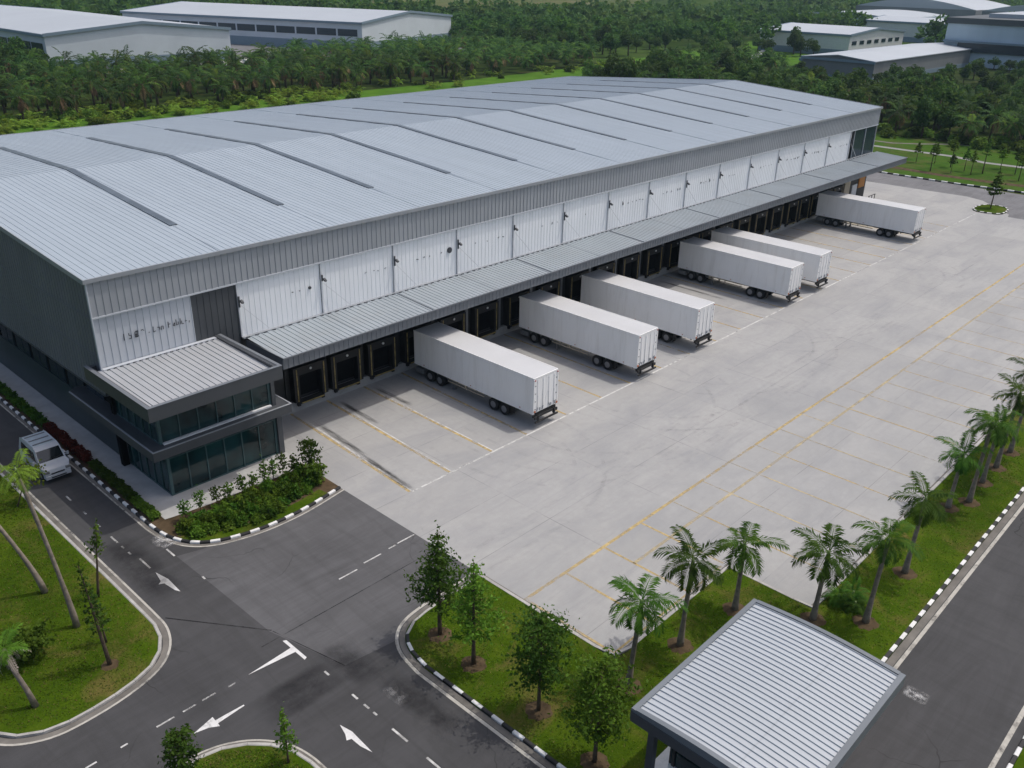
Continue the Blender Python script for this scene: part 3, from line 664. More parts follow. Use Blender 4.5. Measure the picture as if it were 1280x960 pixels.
struct("asphalt_seams", ln, M_paint("seam_tar", (0.02, 0.02, 0.022), 0.5, 1.0))
def stain(name, x0, x1, y0, y1, mat, rz=0.0, z=0.014):
    mb = MB().rect(-(x1 - x0) / 2, (x1 - x0) / 2, -(y1 - y0) / 2, (y1 - y0) / 2, 0)
    o = struct(name, mb, mat, ((x0 + x1) / 2, (y0 + y1) / 2, z)); o.rotation_euler.z = rz
    return o
ST_t = M_stain("tyre_rubber_stain", (0.03, 0.03, 0.03), (3, 0.3, 1), 0.7, 0.36, 0.62)
ST_w = M_stain("white_paint_stain", (0.7, 0.7, 0.7), (2, 2, 1), 0.75, 0.42, 0.66)
ST_d = M_stain("damp_stain", (0.016, 0.016, 0.018), (0.5, 0.5, 1), 0.5, 0.3, 0.6)
stain("tyre_mark", 0.5, 1.05, -19.2, -12.5, ST_t, R(-4.5)); stain("tyre_mark", -0.1, 0.5, -24.6, -18.6, ST_t, R(-4.5))
stain("tyre_mark", 3.9, 4.4, -16, -11, ST_t, R(-3), 0.015); stain("tyre_mark", 7.4, 7.9, -15.5, -10.8, ST_t, 0, 0.015)
for i, x in enumerate((15.5, 19.5, 28, 35.5, 40, 45, 58.5, 63, 68)): stain("tyre_mark", x, x + .5, -17.5 - (i % 3), -11.2, ST_t, R(-2 + i % 4), 0.015)
def M_arc():
    k = NT("tyre_arc_stain"); p = k.pos(); k.col((0.09, 0.09, 0.09)); k.set(0.85, 0, 0.3)
    k.l.new(k.math('MULTIPLY', k.fr(k.noise(k.mapping(p, (.5, .5, 1)), 1.0, 7, .75), .45, .72), .13), k.b.inputs['Alpha']); return k.mat
ARC = M_arc(); ra = random.Random(41)
for i, (x, sgn, r_) in enumerate([(5.3, 1, 7.5), (8.9, 1, 8.5), (12.6, -1, 8), (16.5, 1, 9), (24.3, 1, 8), (28.4, -1, 9), (36.8, 1, 8.5), (41, 1, 8), (45, -1, 8.5), (60, 1, 9), (67, 1, 8), (75, -1, 9)]):
    a = [(x, -20 - ra.uniform(0, 3)), (x, -24.5)] + [(x + sgn * r_ * (1 - math.cos(R(q))), -24.5 - r_ * math.sin(R(q))) for q in range(8, 96, 8)] + [(x + sgn * (r_ + 7), -24.5 - r_ * 1.0)]
    for d in (-.95, .95):
        c_ = offset_line(a, d); struct("tyre_mark", strip_mb(c_, -.13, .13, 0.0155 + .0006 * i + (.0003 if d > 0 else 0)), ARC)
stain("paint_spill", 4.2, 5.1, -54.2, -53.1, ST_w); stain("paint_spill", -12.2, -11.4, -37.6, -36.2, ST_w); stain("paint_spill", 30.6, 31.5, -53.4, -52.4, ST_w)
stain("paint_spill", -14.0, -12.6, -19.4, -17.9, ST_w)
stain("damp_patch", -12.2, -10.6, -40.5, -35.5, ST_d); stain("damp_patch", -16.6, -14.2, -23.5, -16.5, ST_d); stain("damp_patch", -16.8, -12.5, -34.8, -32.6, ST_d)
stain("damp_patch", -12.8, -11.0, -35.6, -32.0, ST_d)

# ================================================================== WAREHOUSE
def ribbed_wall(x0, x1, y, z0, z1, pitch=0.43, d=0.035, mb=None, m=0, t=0.06):
    """vertical trapezoid sheet facing -y"""
    mb = mb or MB(); n = max(1, round((x1 - x0) / pitch)); p = (x1 - x0) / n
    xs = []
    for i in range(n):
        a = x0 + i * p
        xs += [(a, 0), (a + p * 0.84, 0), (a + p * 0.87, d), (a + p * 0.97, d)]
    xs.append((x1, 0))
    vs = [(x, y - q, z0) for x, q in xs] + [(x, y - q, z1) for x, q in xs]
    k = len(xs); mb.add(vs, [(i, i + 1, i + 1 + k, i + k) for i in range(k - 1)], m)
    mb.add([(x0, y - .001, z1), (x1, y - .001, z1), (x1, y + t, z1), (x0, y + t, z1)], [(0, 1, 2, 3)], m)
    return mb

def ribbed_slope(x0, x1, prof, pitch=0.4, d=0.04, mb=None, m=0, mr=None, skew=None):
    """sheet with ribs running along y; prof=[(y,z)..]; skew(i)->dx at profile row"""
    mb = mb or MB(); n = max(1, round((x1 - x0) / pitch)); p = (x1 - x0) / n
    xs = []
    for i in range(n):
        a = x0 + i * p
        xs += [(a, 0), (a + p * 0.80, 0), (a + p * 0.85, d), (a + p * 0.95, d)]
    xs.append((x1, 0)); k = len(xs); vs = []
    for (y, z) in prof: vs += [(x, y, z + q) for x, q in xs]
    b = len(mb.v); mb.v += vs
    for r_ in range(len(prof) - 1):
        for i in range(k - 1):
            mb.f.append((b + r_ * k + i, b + r_ * k + i + 1, b + (r_ + 1) * k + i + 1, b + (r_ + 1) * k + i))
            mb.m.append(mr if (mr is not None and i % 4 == 3) else m); mb.sm.append(False)
    return mb

W = empty("warehouse", (0, 0, 0), 0, "long grey warehouse with ribbed metal roof, white upper panels and a row of loading docks", "warehouse")
EY, EZ, RY, RZ, BY, BZ = -10.22, 12.85, 13.2, 14.3, 46.5, 12.0
X0, X1 = -11.95, 98.4
roof = ribbed_slope(X0, X1, [(EY, EZ), (RY, RZ), (BY, BZ)], 0.42, 0.028).build("roof", MAT['roof'], W)
def rz(y): return EZ + (RZ - EZ) * (y - EY) / (RY - EY) if y < RY else RZ + (BZ - RZ) * (y - RY) / (BY - RY)
for k in range(12):
    x = -3.1 + 8.43 * k; mb = MB(); w = 0.26
    P = [(-3.95, 0.0), (RY, 0.35), (34.4, 2.3)]
    for (ya, da), (yb, db) in zip(P, P[1:]):
        q = [(x + da - w, ya), (x + da + w, ya), (x + db + w, yb), (x + db - w, yb)]
        mb.hexa([(a, b, rz(b) - .02) for a, b in q] + [(a, b, rz(b) + .075) for a, b in q])
    mb.build("skylight", MAT['skylight'], roof)
    for (ya, yb, da, db) in [(EY + .1, -3.97, -.25, 0), (34.42, BY - .1, 2.3, 3.3)]:
        mb = MB()
        q = [(x + da - .025, ya), (x + da + .025, ya), (x + db + .025, yb), (x + db - .025, yb)]
        mb.hexa([(a, b, rz(b) - .02) for a, b in q] + [(a, b, rz(b) + .04) for a, b in q])
        mb.build("seam", MAT['roof'], roof)
tr = MB()
tr.box(X0 - .06, X1 + .06, EY - .10, EY - .002, EZ - .18, EZ + .07)
for xa in (X0 - .06, X1 + .002):
    for (ya, za), (yb, zb) in (((EY - .002, EZ), (RY, RZ)), ((RY, RZ), (BY, BZ))):
        q = [(xa, ya), (xa + .058, ya), (xa + .058, yb), (xa, yb)]
        zz = lambda b: za if b == ya else zb
        tr.hexa([(a, b, zz(b) - .22) for a, b in q] + [(a, b, zz(b) + .09) for a, b in q])
tr.box(X0 - .06, X1 + .06, BY, BY + .08, BZ - .2, BZ + .06)
tr.build("roof_trim", MAT['trim'], roof)
# front: fascia band, wall panels
ribbed_wall(-11.8, 98.2, -10.15, 10.55, 12.68, 0.43, 0.035).build("fascia_band", MAT['band'], W)
MB().box(-11.85, 98.25, -10.20, -10.05, 10.45, 10.549).build("band_flashing", MAT['lightwall'], W)
lw = ribbed_wall(-11.8, -5.62, -10.0, 6.3, 10.45, 0.43, 0.035).build("light_wall_panel", MAT['lightwall'], W)
tag(lw, "light grey ribbed panel with a line of dark broken lettering")
tag(ribbed_wall(-5.62, -2.5, -10.02, 6.3, 10.45, 0.43, 0.03).build("dark_wall_panel", MAT['darktrim'], W), "dark grey upper wall panel above the office roof")

# broken lettering: short dark strokes, as the photograph shows them
def strokes(segs, y, w=0.045):
    mb = MB()
    for a, b in segs:
        a = Vector((a[0], 0, a[1])); b = Vector((b[0], 0, b[1])); d = (b - a); n_ = Vector((-d.z, 0, d.x)).normalized() * w
        p = [a - n_, b - n_, b + n_, a + n_]
        mb.hexa([(v.x, y, v.z) for v in p] + [(v.x, y - .02, v.z) for v in p])
    return mb
def glyph(ch, x, z, s):
    G = {'1': [((0, .0), (.05, 1)), ((-.1, .8), (.05, 1))], 'S': [((.4, .9), (.05, .9)), ((.05, .9), (.05, .55)), ((.05, .55), (.4, .45)), ((.4, .45), (.4, .05)), ((.4, .05), (0, .05))],
         '8': [((0, 0), (.4, 0)), ((.4, 0), (.4, .9)), ((.4, .9), (0, .9)), ((0, .9), (0, 0)), ((0, .5), (.4, .5))], '2': [((0, .9), (.4, .9)), ((.4, .9), (.05, .1)), ((.05, .1), (.45, .1))],
         '~': [((0, .7), (.2, .85)), ((.2, .85), (.4, .6))], '.': [((.1, .1), (.25, .2))], 'L': [((0, 0), (.05, .8)), ((0, 0), (.35, .1))], 'o': [((0, .1), (.3, .1)), ((.3, .1), (.3, .5)), ((.3, .5), (0, .5)), ((0, .5), (0, .1))],
         'n': [((0, 0), (0, .5)), ((0, .5), (.3, .5)), ((.3, .5), (.3, 0))], 'b': [((0, 0), (0, .9)), ((0, .1), (.3, .1)), ((.3, .1), (.3, .5)), ((0, .5), (.3, .5))], 'u': [((0, .5), (0, 0)), ((0, 0), (.3, 0)), ((.3, 0), (.3, .55))],
         'a': [((0, .1), (.3, .5)), ((.3, .5), (.3, 0)), ((0, .1), (.3, .1))], 'l': [((.1, 0), (.15, .9))], 'e': [((0, .3), (.3, .3)), ((.3, .3), (.2, .55)), ((.2, .55), (0, .3)), ((0, .3), (.25, 0))], 'y': [((0, .5), (.15, .1)), ((.3, .5), (0, -.3))], ',': [((.1, .2), (.05, -.1))]}
    return [((x + a[0] * s, z + a[1] * s), (x + b[0] * s, z + b[1] * s)) for a, b in G[ch]]
sg = []
for ch, x, s in [('1', -10.15, .42), ('S', -9.85, .42), ('8', -9.45, .36), ('2', -9.42, .42), ('~', -9.05, .45), ('.', -8.65, .6), ('L', -8.3, .6), ('o', -8.02, .6), ('n', -7.78, .55), ('.', -7.55, .6), ('b', -7.3, .6), ('a', -7.02, .6), ('b', -6.78, .6), ('l', -6.56, .6), ('u', -6.42, .55), ('e', -6.2, .6), (',', -5.95, .6)]:
    sg += glyph(ch, x, 8.66 + (x + 10) * .02, min(s, .44))
strokes([q for q in sg if random.Random(repr(q)).random() > .3], -10.037, 0.02).build("lettering", MAT['darkmark'], lw)
xs_post = [-2.4 + 6.6 * k for k in range(15)]
pr_ = random.Random(5)
for k in range(14):
    xa, xb = xs_post[k], xs_post[k] + 6.6
    if xb > 91.2: xb = 91.0
    pan = ribbed_wall(xa + .09, xb - .09, -10.0, 6.72, 10.45, 0.41, 0.02).build("white_wall_panel", MAT['whitewall'], W)
    # a line of small dark broken marks
    segs = []; x = xa + 2.0 + pr_.uniform(0, .6)
    while x < xa + 5.8:
        z = 8.82 + pr_.uniform(-.05, .05); t = pr_.random()
        if t < .45: segs.append(((x, z), (x + pr_.uniform(.06, .2), z + pr_.uniform(-.05, .08))))
        elif t < .62: segs += [((x, z - .1), (x + .05, z + .13)), ((x + .08, z), (x + .2, z + .03))]
        elif t < .7 and k not in (1, 5): segs += glyph(pr_.choice('nobe'), x, z - .1, .4)
        x += pr_.uniform(.28, .85)
    strokes(segs, -10.022, 0.028).build("lettering", MAT['darkmark'] if k % 3 != 1 else MAT['greymark'], pan)
    if k == 2:
        MB().tube([(16.55, -10.02, 8.88), (16.55, -10.10, 8.88)], 0.24, 14).build("vent", MAT['darkmark'], pan)
    if k == 0:
        MB().tube([(3.2, -10.02, 8.86), (3.2, -10.10, 8.86)], 0.11, 12).build("vent", MAT['darkmark'], pan)
for k, x in enumerate(xs_post[:15]):
    if x > 91.1: continue
    po = MB().box(x - .05, x + .05, -10.12, -9.98, 6.72, 10.44).build("wall_post", MAT['whitepost'], W)
    if x > -1 or k == 0:
        MB().box(x - .05, x + .05, -10.22, -10.145, 8.85 + .3 * (k % 3 == 1), 9.6).hexa([(x + .06, -10.40, 9.12), (x + .22, -10.40, 9.12), (x + .22, -10.2, 9.2), (x + .06, -10.2, 9.2), (x + .06, -10.44, 9.22), (x + .22, -10.44, 9.22), (x + .22, -10.2, 9.36), (x + .06, -10.2, 9.36)]).box(x + .02, x + .12, -10.24, -10.145, 9.2, 9.26).build("floodlight", MAT['darkmark'], po)
        MB().bar((x + .12, -10.12, 8.95), (x + 1.9 + .2 * (k % 2), -10.4, 6.95), 0.03).build("stay_rod", MAT['whitepost'], po)
wnd = MB().box(91.0, 98.2, -10.05, -9.95, 6.72, 10.45).build("clerestory_window", MAT['farglass'], W)
for x in (91.0, 94.5, 98.0): MB().box(x - .06, x + .1, -10.14, -10.052, 6.72, 10.45).build("mullion", MAT['trim'], wnd)
# base flashing where canopy meets wall
fl = MB(); fl.box(-2.4, 98.2, -10.25, -10.0, 6.6, 6.72)
for i in range(150): fl.box(-2.2 + i * .66, -2.2 + i * .66 + .26, -10.34, -10.252, 6.62, 6.72, 1)
fl.build("base_flashing", [MAT['trim'], MAT['darkmark']], W)
# end wall (faces -x), lower recess
ew = MB()
def ribbed_wall_x(x, y0, y1, z0, z1f, pitch, d, mb, m=0):
    n = round((y1 - y0) / pitch); p = (y1 - y0) / n; ys = []
    for i in range(n): a = y0 + i * p; ys += [(a, 0), (a + p * .84, 0), (a + p * .87, d), (a + p * .97, d)]
    ys.append((y1, 0)); k = len(ys)
    vs = [(x - q, y, z0) for y, q in ys] + [(x - q, y, z1f(y)) for y, q in ys]
    mb.add(vs, [(i, i + k, i + 1 + k, i + 1) for i in range(k - 1)], m)
ribbed_wall_x(-11.8, -10.0, 46.4, 5.5, lambda y: rz(y) - .16, 0.43, 0.03, ew)
ew.box(-11.86, -11.74, -10.0, 46.4, 5.42, 5.499, 1)
for z in (8.0, 10.4): ew.box(-11.845, -11.802, -10.0, 46.4, z, z + .05, 0)
ew.box(-11.74, -10.9, -10, 46.4, 5.42, 5.498, 0)
ew.build("end_wall", [MAT['darkwall'], MAT['darktrim']], W)
MB().box(-11.87, -11.80, -10.22, -10.04, 6.9, 12.68).build("corner_trim", MAT['lightwall'], W)
lo = MB(); lo.box(-10.86, -10.6, -9.0, 46.4, 0.1, 2.9, 0); lo.box(-10.8, -10.6, -9.0, 46.4, 2.9, 5.42, 1)
lo.build("lower_wall", [MAT['tealwall'], MAT['dockdark']], W)
lv = MB()
for i in range(17):
    y = -7 + i * 3.1
    lv.box(-10.88, -10.805, y, y + 2.5, 3.0, 4.9)
    lv.box(-10.9, -10.885, y + 1.2, y + 1.26, 3.0, 4.9)
lv.build("louvre_window", MAT['farglass'], W)
# far end wall and back wall
MB().box(98.0, 98.2, -9.94, 46.4, 0.0, 11.9).build("far_wall", MAT['band'], W)
MB().add([(98.1, -9.9, 11.9), (98.1, 46.4, 11.9), (98.1, RY, RZ - .1), (98.1, -9.9, 12.7)], [(0, 1, 2, 3)]).build("gable_sheet", MAT['band'], W)
MB().box(-11.7, 98.0, 46.3, 46.4, 0.0, 11.9).build("back_wall", MAT['band'], W)
# dock wall
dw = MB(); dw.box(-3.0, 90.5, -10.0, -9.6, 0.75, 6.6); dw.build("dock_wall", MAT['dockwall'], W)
dp = MB(); dp.box(-3.0, 90.5, -10.32, -9.62, 0.0, 0.747)
dp.build("dock_plinth", MAT['dockcon'], W)
for x in [0.62, 3.9, 7.25, 10.7, 14.5, 18.35, 22.3, 26.4, 30.6, 34.8, 38.9, 43, 47, 50.5, 53.6, 57, 61, 65, 69, 73, 76.6, 79.8, 82.9, 86.1, 89.6]:
    MB().box(x - .17, x + .17, -10.14, -10.002, 0.75, 5.9).build("dock_column", MAT['dockwall'] if x < 15 else MAT['steel'], W)
xdoors = [2.3, 5.55, 8.95, 12.55, 16.4, 20.3, 24.3, 28.5, 32.7, 36.8, 40.9, 45, 49, 52.1, 55.1, 59, 63, 67, 71, 75, 78.2, 81.3, 84.5, 87.7]
def dock_door(x):
    d = MB()
    d.box(-1.0, 1.0, -10.06, -10.002, 1.0, 3.0)
    for z in (1.6, 2.2, 2.7): d.box(-1.0, 1.0, -10.075, -10.06, z, z + .03)
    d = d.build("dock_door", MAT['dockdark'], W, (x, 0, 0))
    s_ = MB()
    s_.box(-1.42, -0.95, -10.62, -10.08, 0.80, 3.45); s_.box(0.95, 1.42, -10.62, -10.08, 0.80, 3.45); s_.box(-0.949, 0.949, -10.62, -10.08, 2.85, 3.45)
    s_.build("dock_shelter", MAT['rubber'], d)
    for sx in (-1.2, 1.12):
        MB().box(sx, sx + .075, -10.655, -10.622, .85, 3.35).build("guide_stripe", MAT['yellow'], d)
    l_ = MB(); l_.hexa([(-1.0, -10.75, .70), (1.0, -10.75, .70), (1.0, -10.34, .76), (-1.0, -10.34, .76), (-1.0, -10.75, .78), (1.0, -10.75, .78), (1.0, -10.34, .90), (-1.0, -10.34, .90)])
    l_.box(-.95, .95, -10.46, -10.33, .50, .69)
    l_.build("dock_leveller", MAT['chassis'], d)
    b_ = MB()
    for sx in (-1.15, .93): b_.box(sx, sx + .22, -10.52, -10.325, .42, .74)
    b_.build("bumper", MAT['rubber'], d)
    MB().box(-.98, .98, -10.79, -10.752, .70, .785).build("yellow_lip", MAT['yellow'], d)
    p_ = MB().tube([(0.0, -10.64, 3.2), (0.0, -10.72, 3.18)], 0.09, 8)
    p_.build("dock_lamp", MAT['white'], d)
for x in xdoors: dock_door(x)
# far end open bays
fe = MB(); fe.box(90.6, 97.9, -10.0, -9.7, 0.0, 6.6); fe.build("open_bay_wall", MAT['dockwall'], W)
for xa, xb, z0, z1, mt, nm in [(90.8, 92.6, 0.3, 3.4, 'rail', 'beige_shutter'), (93.4, 95.0, 0.2, 2.7, 'whitepost', 'white_shutter'), (95.4, 97.4, 2.0, 3.5, 'orange', 'orange_sign_panel')]:
    MB().box(xa, xb, -10.08, -10.002, z0, z1).box(xa + .1, xb - .1, -10.11, -10.081, z0 + .1, z1 - .1).build(nm, MAT[mt], W)
rl = MB()
for x in (95.6, 96.6, 97.6): rl.box(x - .04, x + .04, -11.84, -11.76, 0, 1.1)
rl.box(95.5, 97.7, -11.85, -11.75, 1.101, 1.16); rl.box(95.5, 97.7, -11.82, -11.78, .55, .6); rl.box(95.4, 97.8, -11.7, -10.1, .02, .25)
rl.build("dock_railing", MAT['chassis'], W)
# canopy
cn = ribbed_slope(-2.2, 99.4, [(-14.55, 6.42), (-10.2, 6.66)], 0.40, 0.04).build("canopy", MAT['canopy'], W)
cf = ribbed_wall(-2.2, 99.4, -14.56, 5.70, 6.42, 0.40, 0.03).build("canopy_fascia", MAT['cfascia'], cn)
MB().box(-2.25, 99.45, -14.66, -14.565, 6.40, 6.50).box(-2.25, -2.19, -14.56, -10.2, 5.7, 6.5).box(99.39, 99.45, -14.56, -10.2, 5.7, 6.5).build("canopy_edge", MAT['cfascia'], cn)
MB().box(-2.1, 99.3, -14.4, -10.1, 6.28, 6.36).build("soffit", MAT['darktrim'], cn)
cj = MB()
for k in range(14):
    x = 4.2 + 6.6 * k; cj.hexa([(x - .02, -14.5, 6.40), (x + .02, -14.5, 6.40), (x + .02, -10.3, 6.62), (x - .02, -10.3, 6.62), (x - .02, -14.5, 6.47), (x + .02, -14.5, 6.47), (x + .02, -10.3, 6.70), (x - .02, -10.3, 6.70)])
cj.build("canopy_seam", MAT['cfascia'], cn)
# link canopy at the far end
lk = empty("covered_walkway", (104.5, -3.5, 0), 0, "small grey roofed walkway beyond the far corner of the long warehouse", "walkway")
MB().box(-5.5, 3.0, -1.0, 1.0, 3.3, 3.45).box(-5.5, 3.0, -1.05, -1.0, 3.1, 3.5).build("roof", MAT['cfascia'], lk)
for x in (-5, -1, 2.6): MB().box(x - .08, x + .08, -.85, -.7, 0, 3.3).build("post", MAT['whitepost'], lk); MB().box(x - .08, x + .08, .7, .85, 0, 3.3).build("post", MAT['whitepost'], lk)

# ================================================================== OFFICE ANNEX
A = empty("office_annex", (-7, -13, 0), 0, "two storey dark framed office with teal glass walls at the near corner of the warehouse", "office building")
def ap(mb, name, mat, parent=A, off=(7, 13, 0)):
    mb.v = [(x + off[0], y + off[1], z + off[2]) for x, y, z in mb.v]
    return mb.build(name, mat, parent)
GX0, GX1, GY0, GY1 = -10.8, -3.4, -14.75, -10.02
# ground floor glass, upper floor glass
for nm, z0, z1, xa, xb, ya in (("ground", 0.1, 3.2, GX0, GX1, GY0), ("upper", 3.8, 6.5, -11.1, -3.7, -14.95)):
    g1 = ap(MB().box(xa + .06, xb - .06, ya, ya + .06, z0, z1), "window", MAT['glass'])
    fm = MB(); n = 6
    for i in range(n + 1):
        x = xa + .03 + (xb - xa - .06) * i / n; w = .09 if i in (0, n) else .035
        fm.box(x - w, x + w, ya - .07, ya - .002, z0, z1)
    fm.box(xa, xb, ya - .06, ya - .004, z0, z0 + .07); fm.box(xa, xb, ya - .06, ya - .004, z1 - .62, z1 - .57)
    ap(fm, "frame", MAT['mullion'], g1)
    g2 = ap(MB().box(xa, xa + .06, ya + .065, -9.0, z0, z1), "window", MAT['glass'])
    fm = MB(); n = 6
    for i in range(n + 1):
        y = ya + .1 + (-9.1 - ya) * i / n
        fm.box(xa - .06, xa - .002, y - .035, y + .035, z0, z1)
    fm.box(xa - .05, xa - .004, ya + .07, -9.0, z0, z0 + .07)
    ap(fm, "frame", MAT['mullion'], g2)
    ap(MB().box(xb - .06, xb + .12, ya + .065, -10.1, z0, z1), "side_wall", MAT['darktrim'])
    # floor and partition inside, seen faintly through reflections
ap(MB().box(-3.36, -3.0, -15.0, -14.4, 0.1, 3.2), "corner_column", MAT['darktrim'])
ap(MB().box(-3.65, -3.4, -15.15, -14.7, 3.8, 6.5), "corner_column", MAT['darktrim'])
ap(MB().box(-11.3, -10.9, -9.4, -9.0, 0.1, 6.6), "rear_column", MAT['dockdark'])
bel = MB().prism([(-11.95, -15.7), (-2.62, -15.7), (-2.62, -10.06), (-10.55, -10.06), (-10.55, -4.2), (-11.3, -3.6), (-11.95, -4.2)], 3.2, 3.797)
bel = ap(bel, "floor_belt", MAT['darktrim'])
cap = MB(); cap.box(-11.97, -2.6, -15.72, -15.62, 3.798, 3.84); cap.box(-11.97, -11.87, -15.618, -4.2, 3.798, 3.84); cap.box(-2.7, -2.6, -15.618, -10.1, 3.798, 3.84)
ap(cap, "belt_cap", MAT['trim'], bel)
sill = MB().box(-11.0, -3.75, -15.2, -15.0, 3.80, 3.90); ap(sill, "window_sill", MAT['whitepost'], bel)
# parapet ring
pp = MB()
PX0, PX1, PY0, PY1 = -12.45, -3.95, -17.2, -9.1
pp.box(PX0, PX1, PY0, PY0 + .28, 6.52, 7.36); pp.box(PX0, PX0 + .28, PY0 + .281, PY1, 6.52, 7.36)
pp.box(PX1 - .42, PX1, PY0 + .281, -10.35, 6.52, 7.36); pp.box(PX1 - .42, PX1, -10.349, -10.07, 6.52, 7.36)
pp.box(PX0 + .281, -11.83, PY1 - .3, PY1, 6.52, 7.30)
pp.box(PX0 + .281, PX1 - .421, PY0 + .281, -10.06, 6.52, 6.60)
pp = ap(pp, "parapet", MAT['darktrim'])
cp = MB(); cp.box(PX0 - .02, PX1 + .02, PY0 - .02, PY0 + .2, 7.361, 7.39); cp.box(PX0 - .02, PX0 + .2, PY0 + .201, PY1, 7.361, 7.39); cp.box(PX1 - .2, PX1 + .02, PY0 + .201, -10.07, 7.361, 7.39)
ap(cp, "coping", MAT['cfascia'], pp)
ar_ = ribbed_slope(PX0 + .29, PX1 - .43, [(PY0 + .29, 7.12), (-10.05, 7.22)], 0.385, 0.05, mr=1)
ap(ar_, "roof", [MAT['annexroof'], MAT['rib']])
fs_ = MB().box(-11.78, PX1 - .43, -10.36, -10.06, 7.20, 7.30, 0)
for i in range(18): fs_.box(-11.6 + i * .4, -11.6 + i * .4 + .2, -10.40, -10.361, 7.22, 7.28, 1)
ap(fs_, "roof_flashing", [MAT['lightwall'], MAT['darkmark']])

# ================================================================== TRAILERS
def wheel_meshes():
    t = MB(); n = 24; r_ = .48; w = .30
    prof = [(.26, -w / 2 + .02), (.42, -w / 2), (.47, -w / 2 + .04), (.48, -w / 4), (.48, w / 4), (.47, w / 2 - .04), (.42, w / 2), (.26, w / 2 - .02)]
    vs = []; fs = []
    for k in range(n):
        a = 2 * math.pi * k / n
        for (rr, x) in prof: vs.append((x, rr * math.cos(a), rr * math.sin(a)))
    m = len(prof)
    for k in range(n):
        for j in range(m - 1): fs.append((k * m + j, ((k + 1) % n) * m + j, ((k + 1) % n) * m + j + 1, k * m + j + 1))
    t.add(vs, fs, 0, True)
    h = MB(); h.tube([(-.13, 0, 0), (.13, 0, 0)], .27, 20); h.tube([(-.17, 0, 0), (.17, 0, 0)], .11, 12)
    for k in range(8):
        a = k * math.pi / 4; h.tube([(-.145, .19 * math.cos(a), .19 * math.sin(a)), (.145, .19 * math.cos(a), .19 * math.sin(a))], .025, 6)
    return t.mesh("tyre", MAT['tyre']), h.mesh("rim", MAT['hub'])
TY, RIM = wheel_meshes()
def make_trailer():
    t = empty("semi_trailer", (0, 0, 0), 0, "x", "trailer", "white box trailers backed up to the loading docks")
    L, Wd, zb, zt = 12.6, 2.5, 1.17, 3.9
    b = MB(); b.box(0, Wd, 0.05, L, zb, zt - .03)
    b.build("body", MAT['trailer'], t)
    rf = MB().box(.03, Wd - .03, .06, L - .02, zt - .029, zt).build("roof", MAT['trailertop'], t)
    e = MB()
    for x in (0.0, Wd): e.box(x - .025, x + .025, 0.0, L + .01, zt - .09, zt + .012); e.box(x - .022, x + .022, 0.0, L + .01, zb - .06, zb + .06)
    e.box(.026, Wd - .026, -.03, .045, zt - .10, zt + .012)
    for x in (0.02, Wd - .02): e.box(x - .055, x + .055, -.04, .045, zb, zt - .101)
    e.build("edge_rail", MAT['trailer'], t)
    # side panel joints and rivets
    for i in range(2):
        x0 = .085 + i * 1.17; x1 = x0 + 1.155
        d = MB().box(x0, x1, -.02, .045, zb + .08, zt - .13).build("rear_door", MAT['trailer'], t)
        k = MB()
        for q in (.28, .84): k.tube([(x0 + q, -.05, zb + .05), (x0 + q, -.05, zt - .14)], .018, 6)
        for z in (zb + .25, zt - .4, 2.4): k.box(x0 + .25, x0 + .32, -.055, -.022, z, z + .09); k.box(x0 + .81, x0 + .88, -.055, -.022, z, z + .09)
        k.build("lock_rod", MAT['whitepost'], d)
        k = MB()
        for q in (.3, .86): k.bar((x0 + q, -.07, zb + .42), (x0 + q + (.1 if i else -.1), -.07, zb + .16), .05)
        k.box(x0 + .48, x0 + .64, -.028, -.021, zb + .12, zb + .34)
        k.build("door_handle", MAT['greymark'], d)
        k = MB(); hx = x0 + .02 if i == 0 else x1 - .1
        for z in (zb + .3, zb + .9, zb + 1.5, zb + 2.1): k.box(hx, hx + .09, -.045, -.021, z, z + .06)
        k.build("hinge", MAT['steel'], d)
    for x in (.01, Wd - .16): MB().box(x, x + .15, -.085, -.041, zb + .10, zb + .24).build("marker_light", MAT['lamp'], t)
    for x in (.03, Wd - .12): MB().box(x, x + .09, -.085, -.041, zt - .20, zt - .13).build("marker_light", MAT['redlamp'], t)
    m = MB()
    for y in (1.2, 6.2, 11.4): m.box(-.04, -.026, y, y + .1, zb + .1, zb + .16)
    m.build("side_marker", MAT['lamp'], t)
    c = MB()
    for x in (.75, 1.65): c.box(x, x + .14, .3, L - .3, .78, zb - .061)
    for i in range(12): c.box(.05, Wd - .05, .4 + i * 1.05, .48 + i * 1.05, 1.0, zb - .062)
    c.box(.1, Wd - .1, 0.0, .16, .80, 1.105); c.build("chassis", MAT['chassis'], t)
    u = MB(); u.box(.05, Wd - .05, -.22, -.12, .48, .60)
    for x in (.35, Wd - .45): u.box(x, x + .1, -.2, .0, .60, 1.0)
    for x in (.05, Wd - .35): u.box(x, x + .3, -.14, -.04, .74, .95)
    u.box(.5, Wd - .5, -.12, -.02, .82, 1.0)
    u.build("underrun_bar", MAT['chassis'], t)
    for x in (.12, Wd - .17): MB().box(x, x + .05, 5.0, 8.9, .72, .80).box(x, x + .05, 5.0, 8.9, .95, 1.03).box(x, x + .05, 6.9, 7.0, .80, .95).box(x + .005, x + .045, 6.92, 6.98, .7, 1.1).build("side_guard", MAT['rail'], t)
    for x in (.5, Wd - .6):
        MB().box(x, x + .12, 8.55, 8.7, .12, 1.05).box(x - .08, x + .2, 8.5, 8.75, .03, .12).build("landing_leg", MAT['steel'], t)
    d = MB(); d.box(.5, Wd - .5, 9.0, 12.6, .62, .84); d.box(.15, Wd - .15, 11.9, 12.2, .5, .7); d.box(.05, .35, 11.6, 12.5, .45, .85); d.box(Wd - .35, Wd - .05, 11.6, 12.5, .45, .85)
    d.build("dolly_frame", MAT['steel'], t)
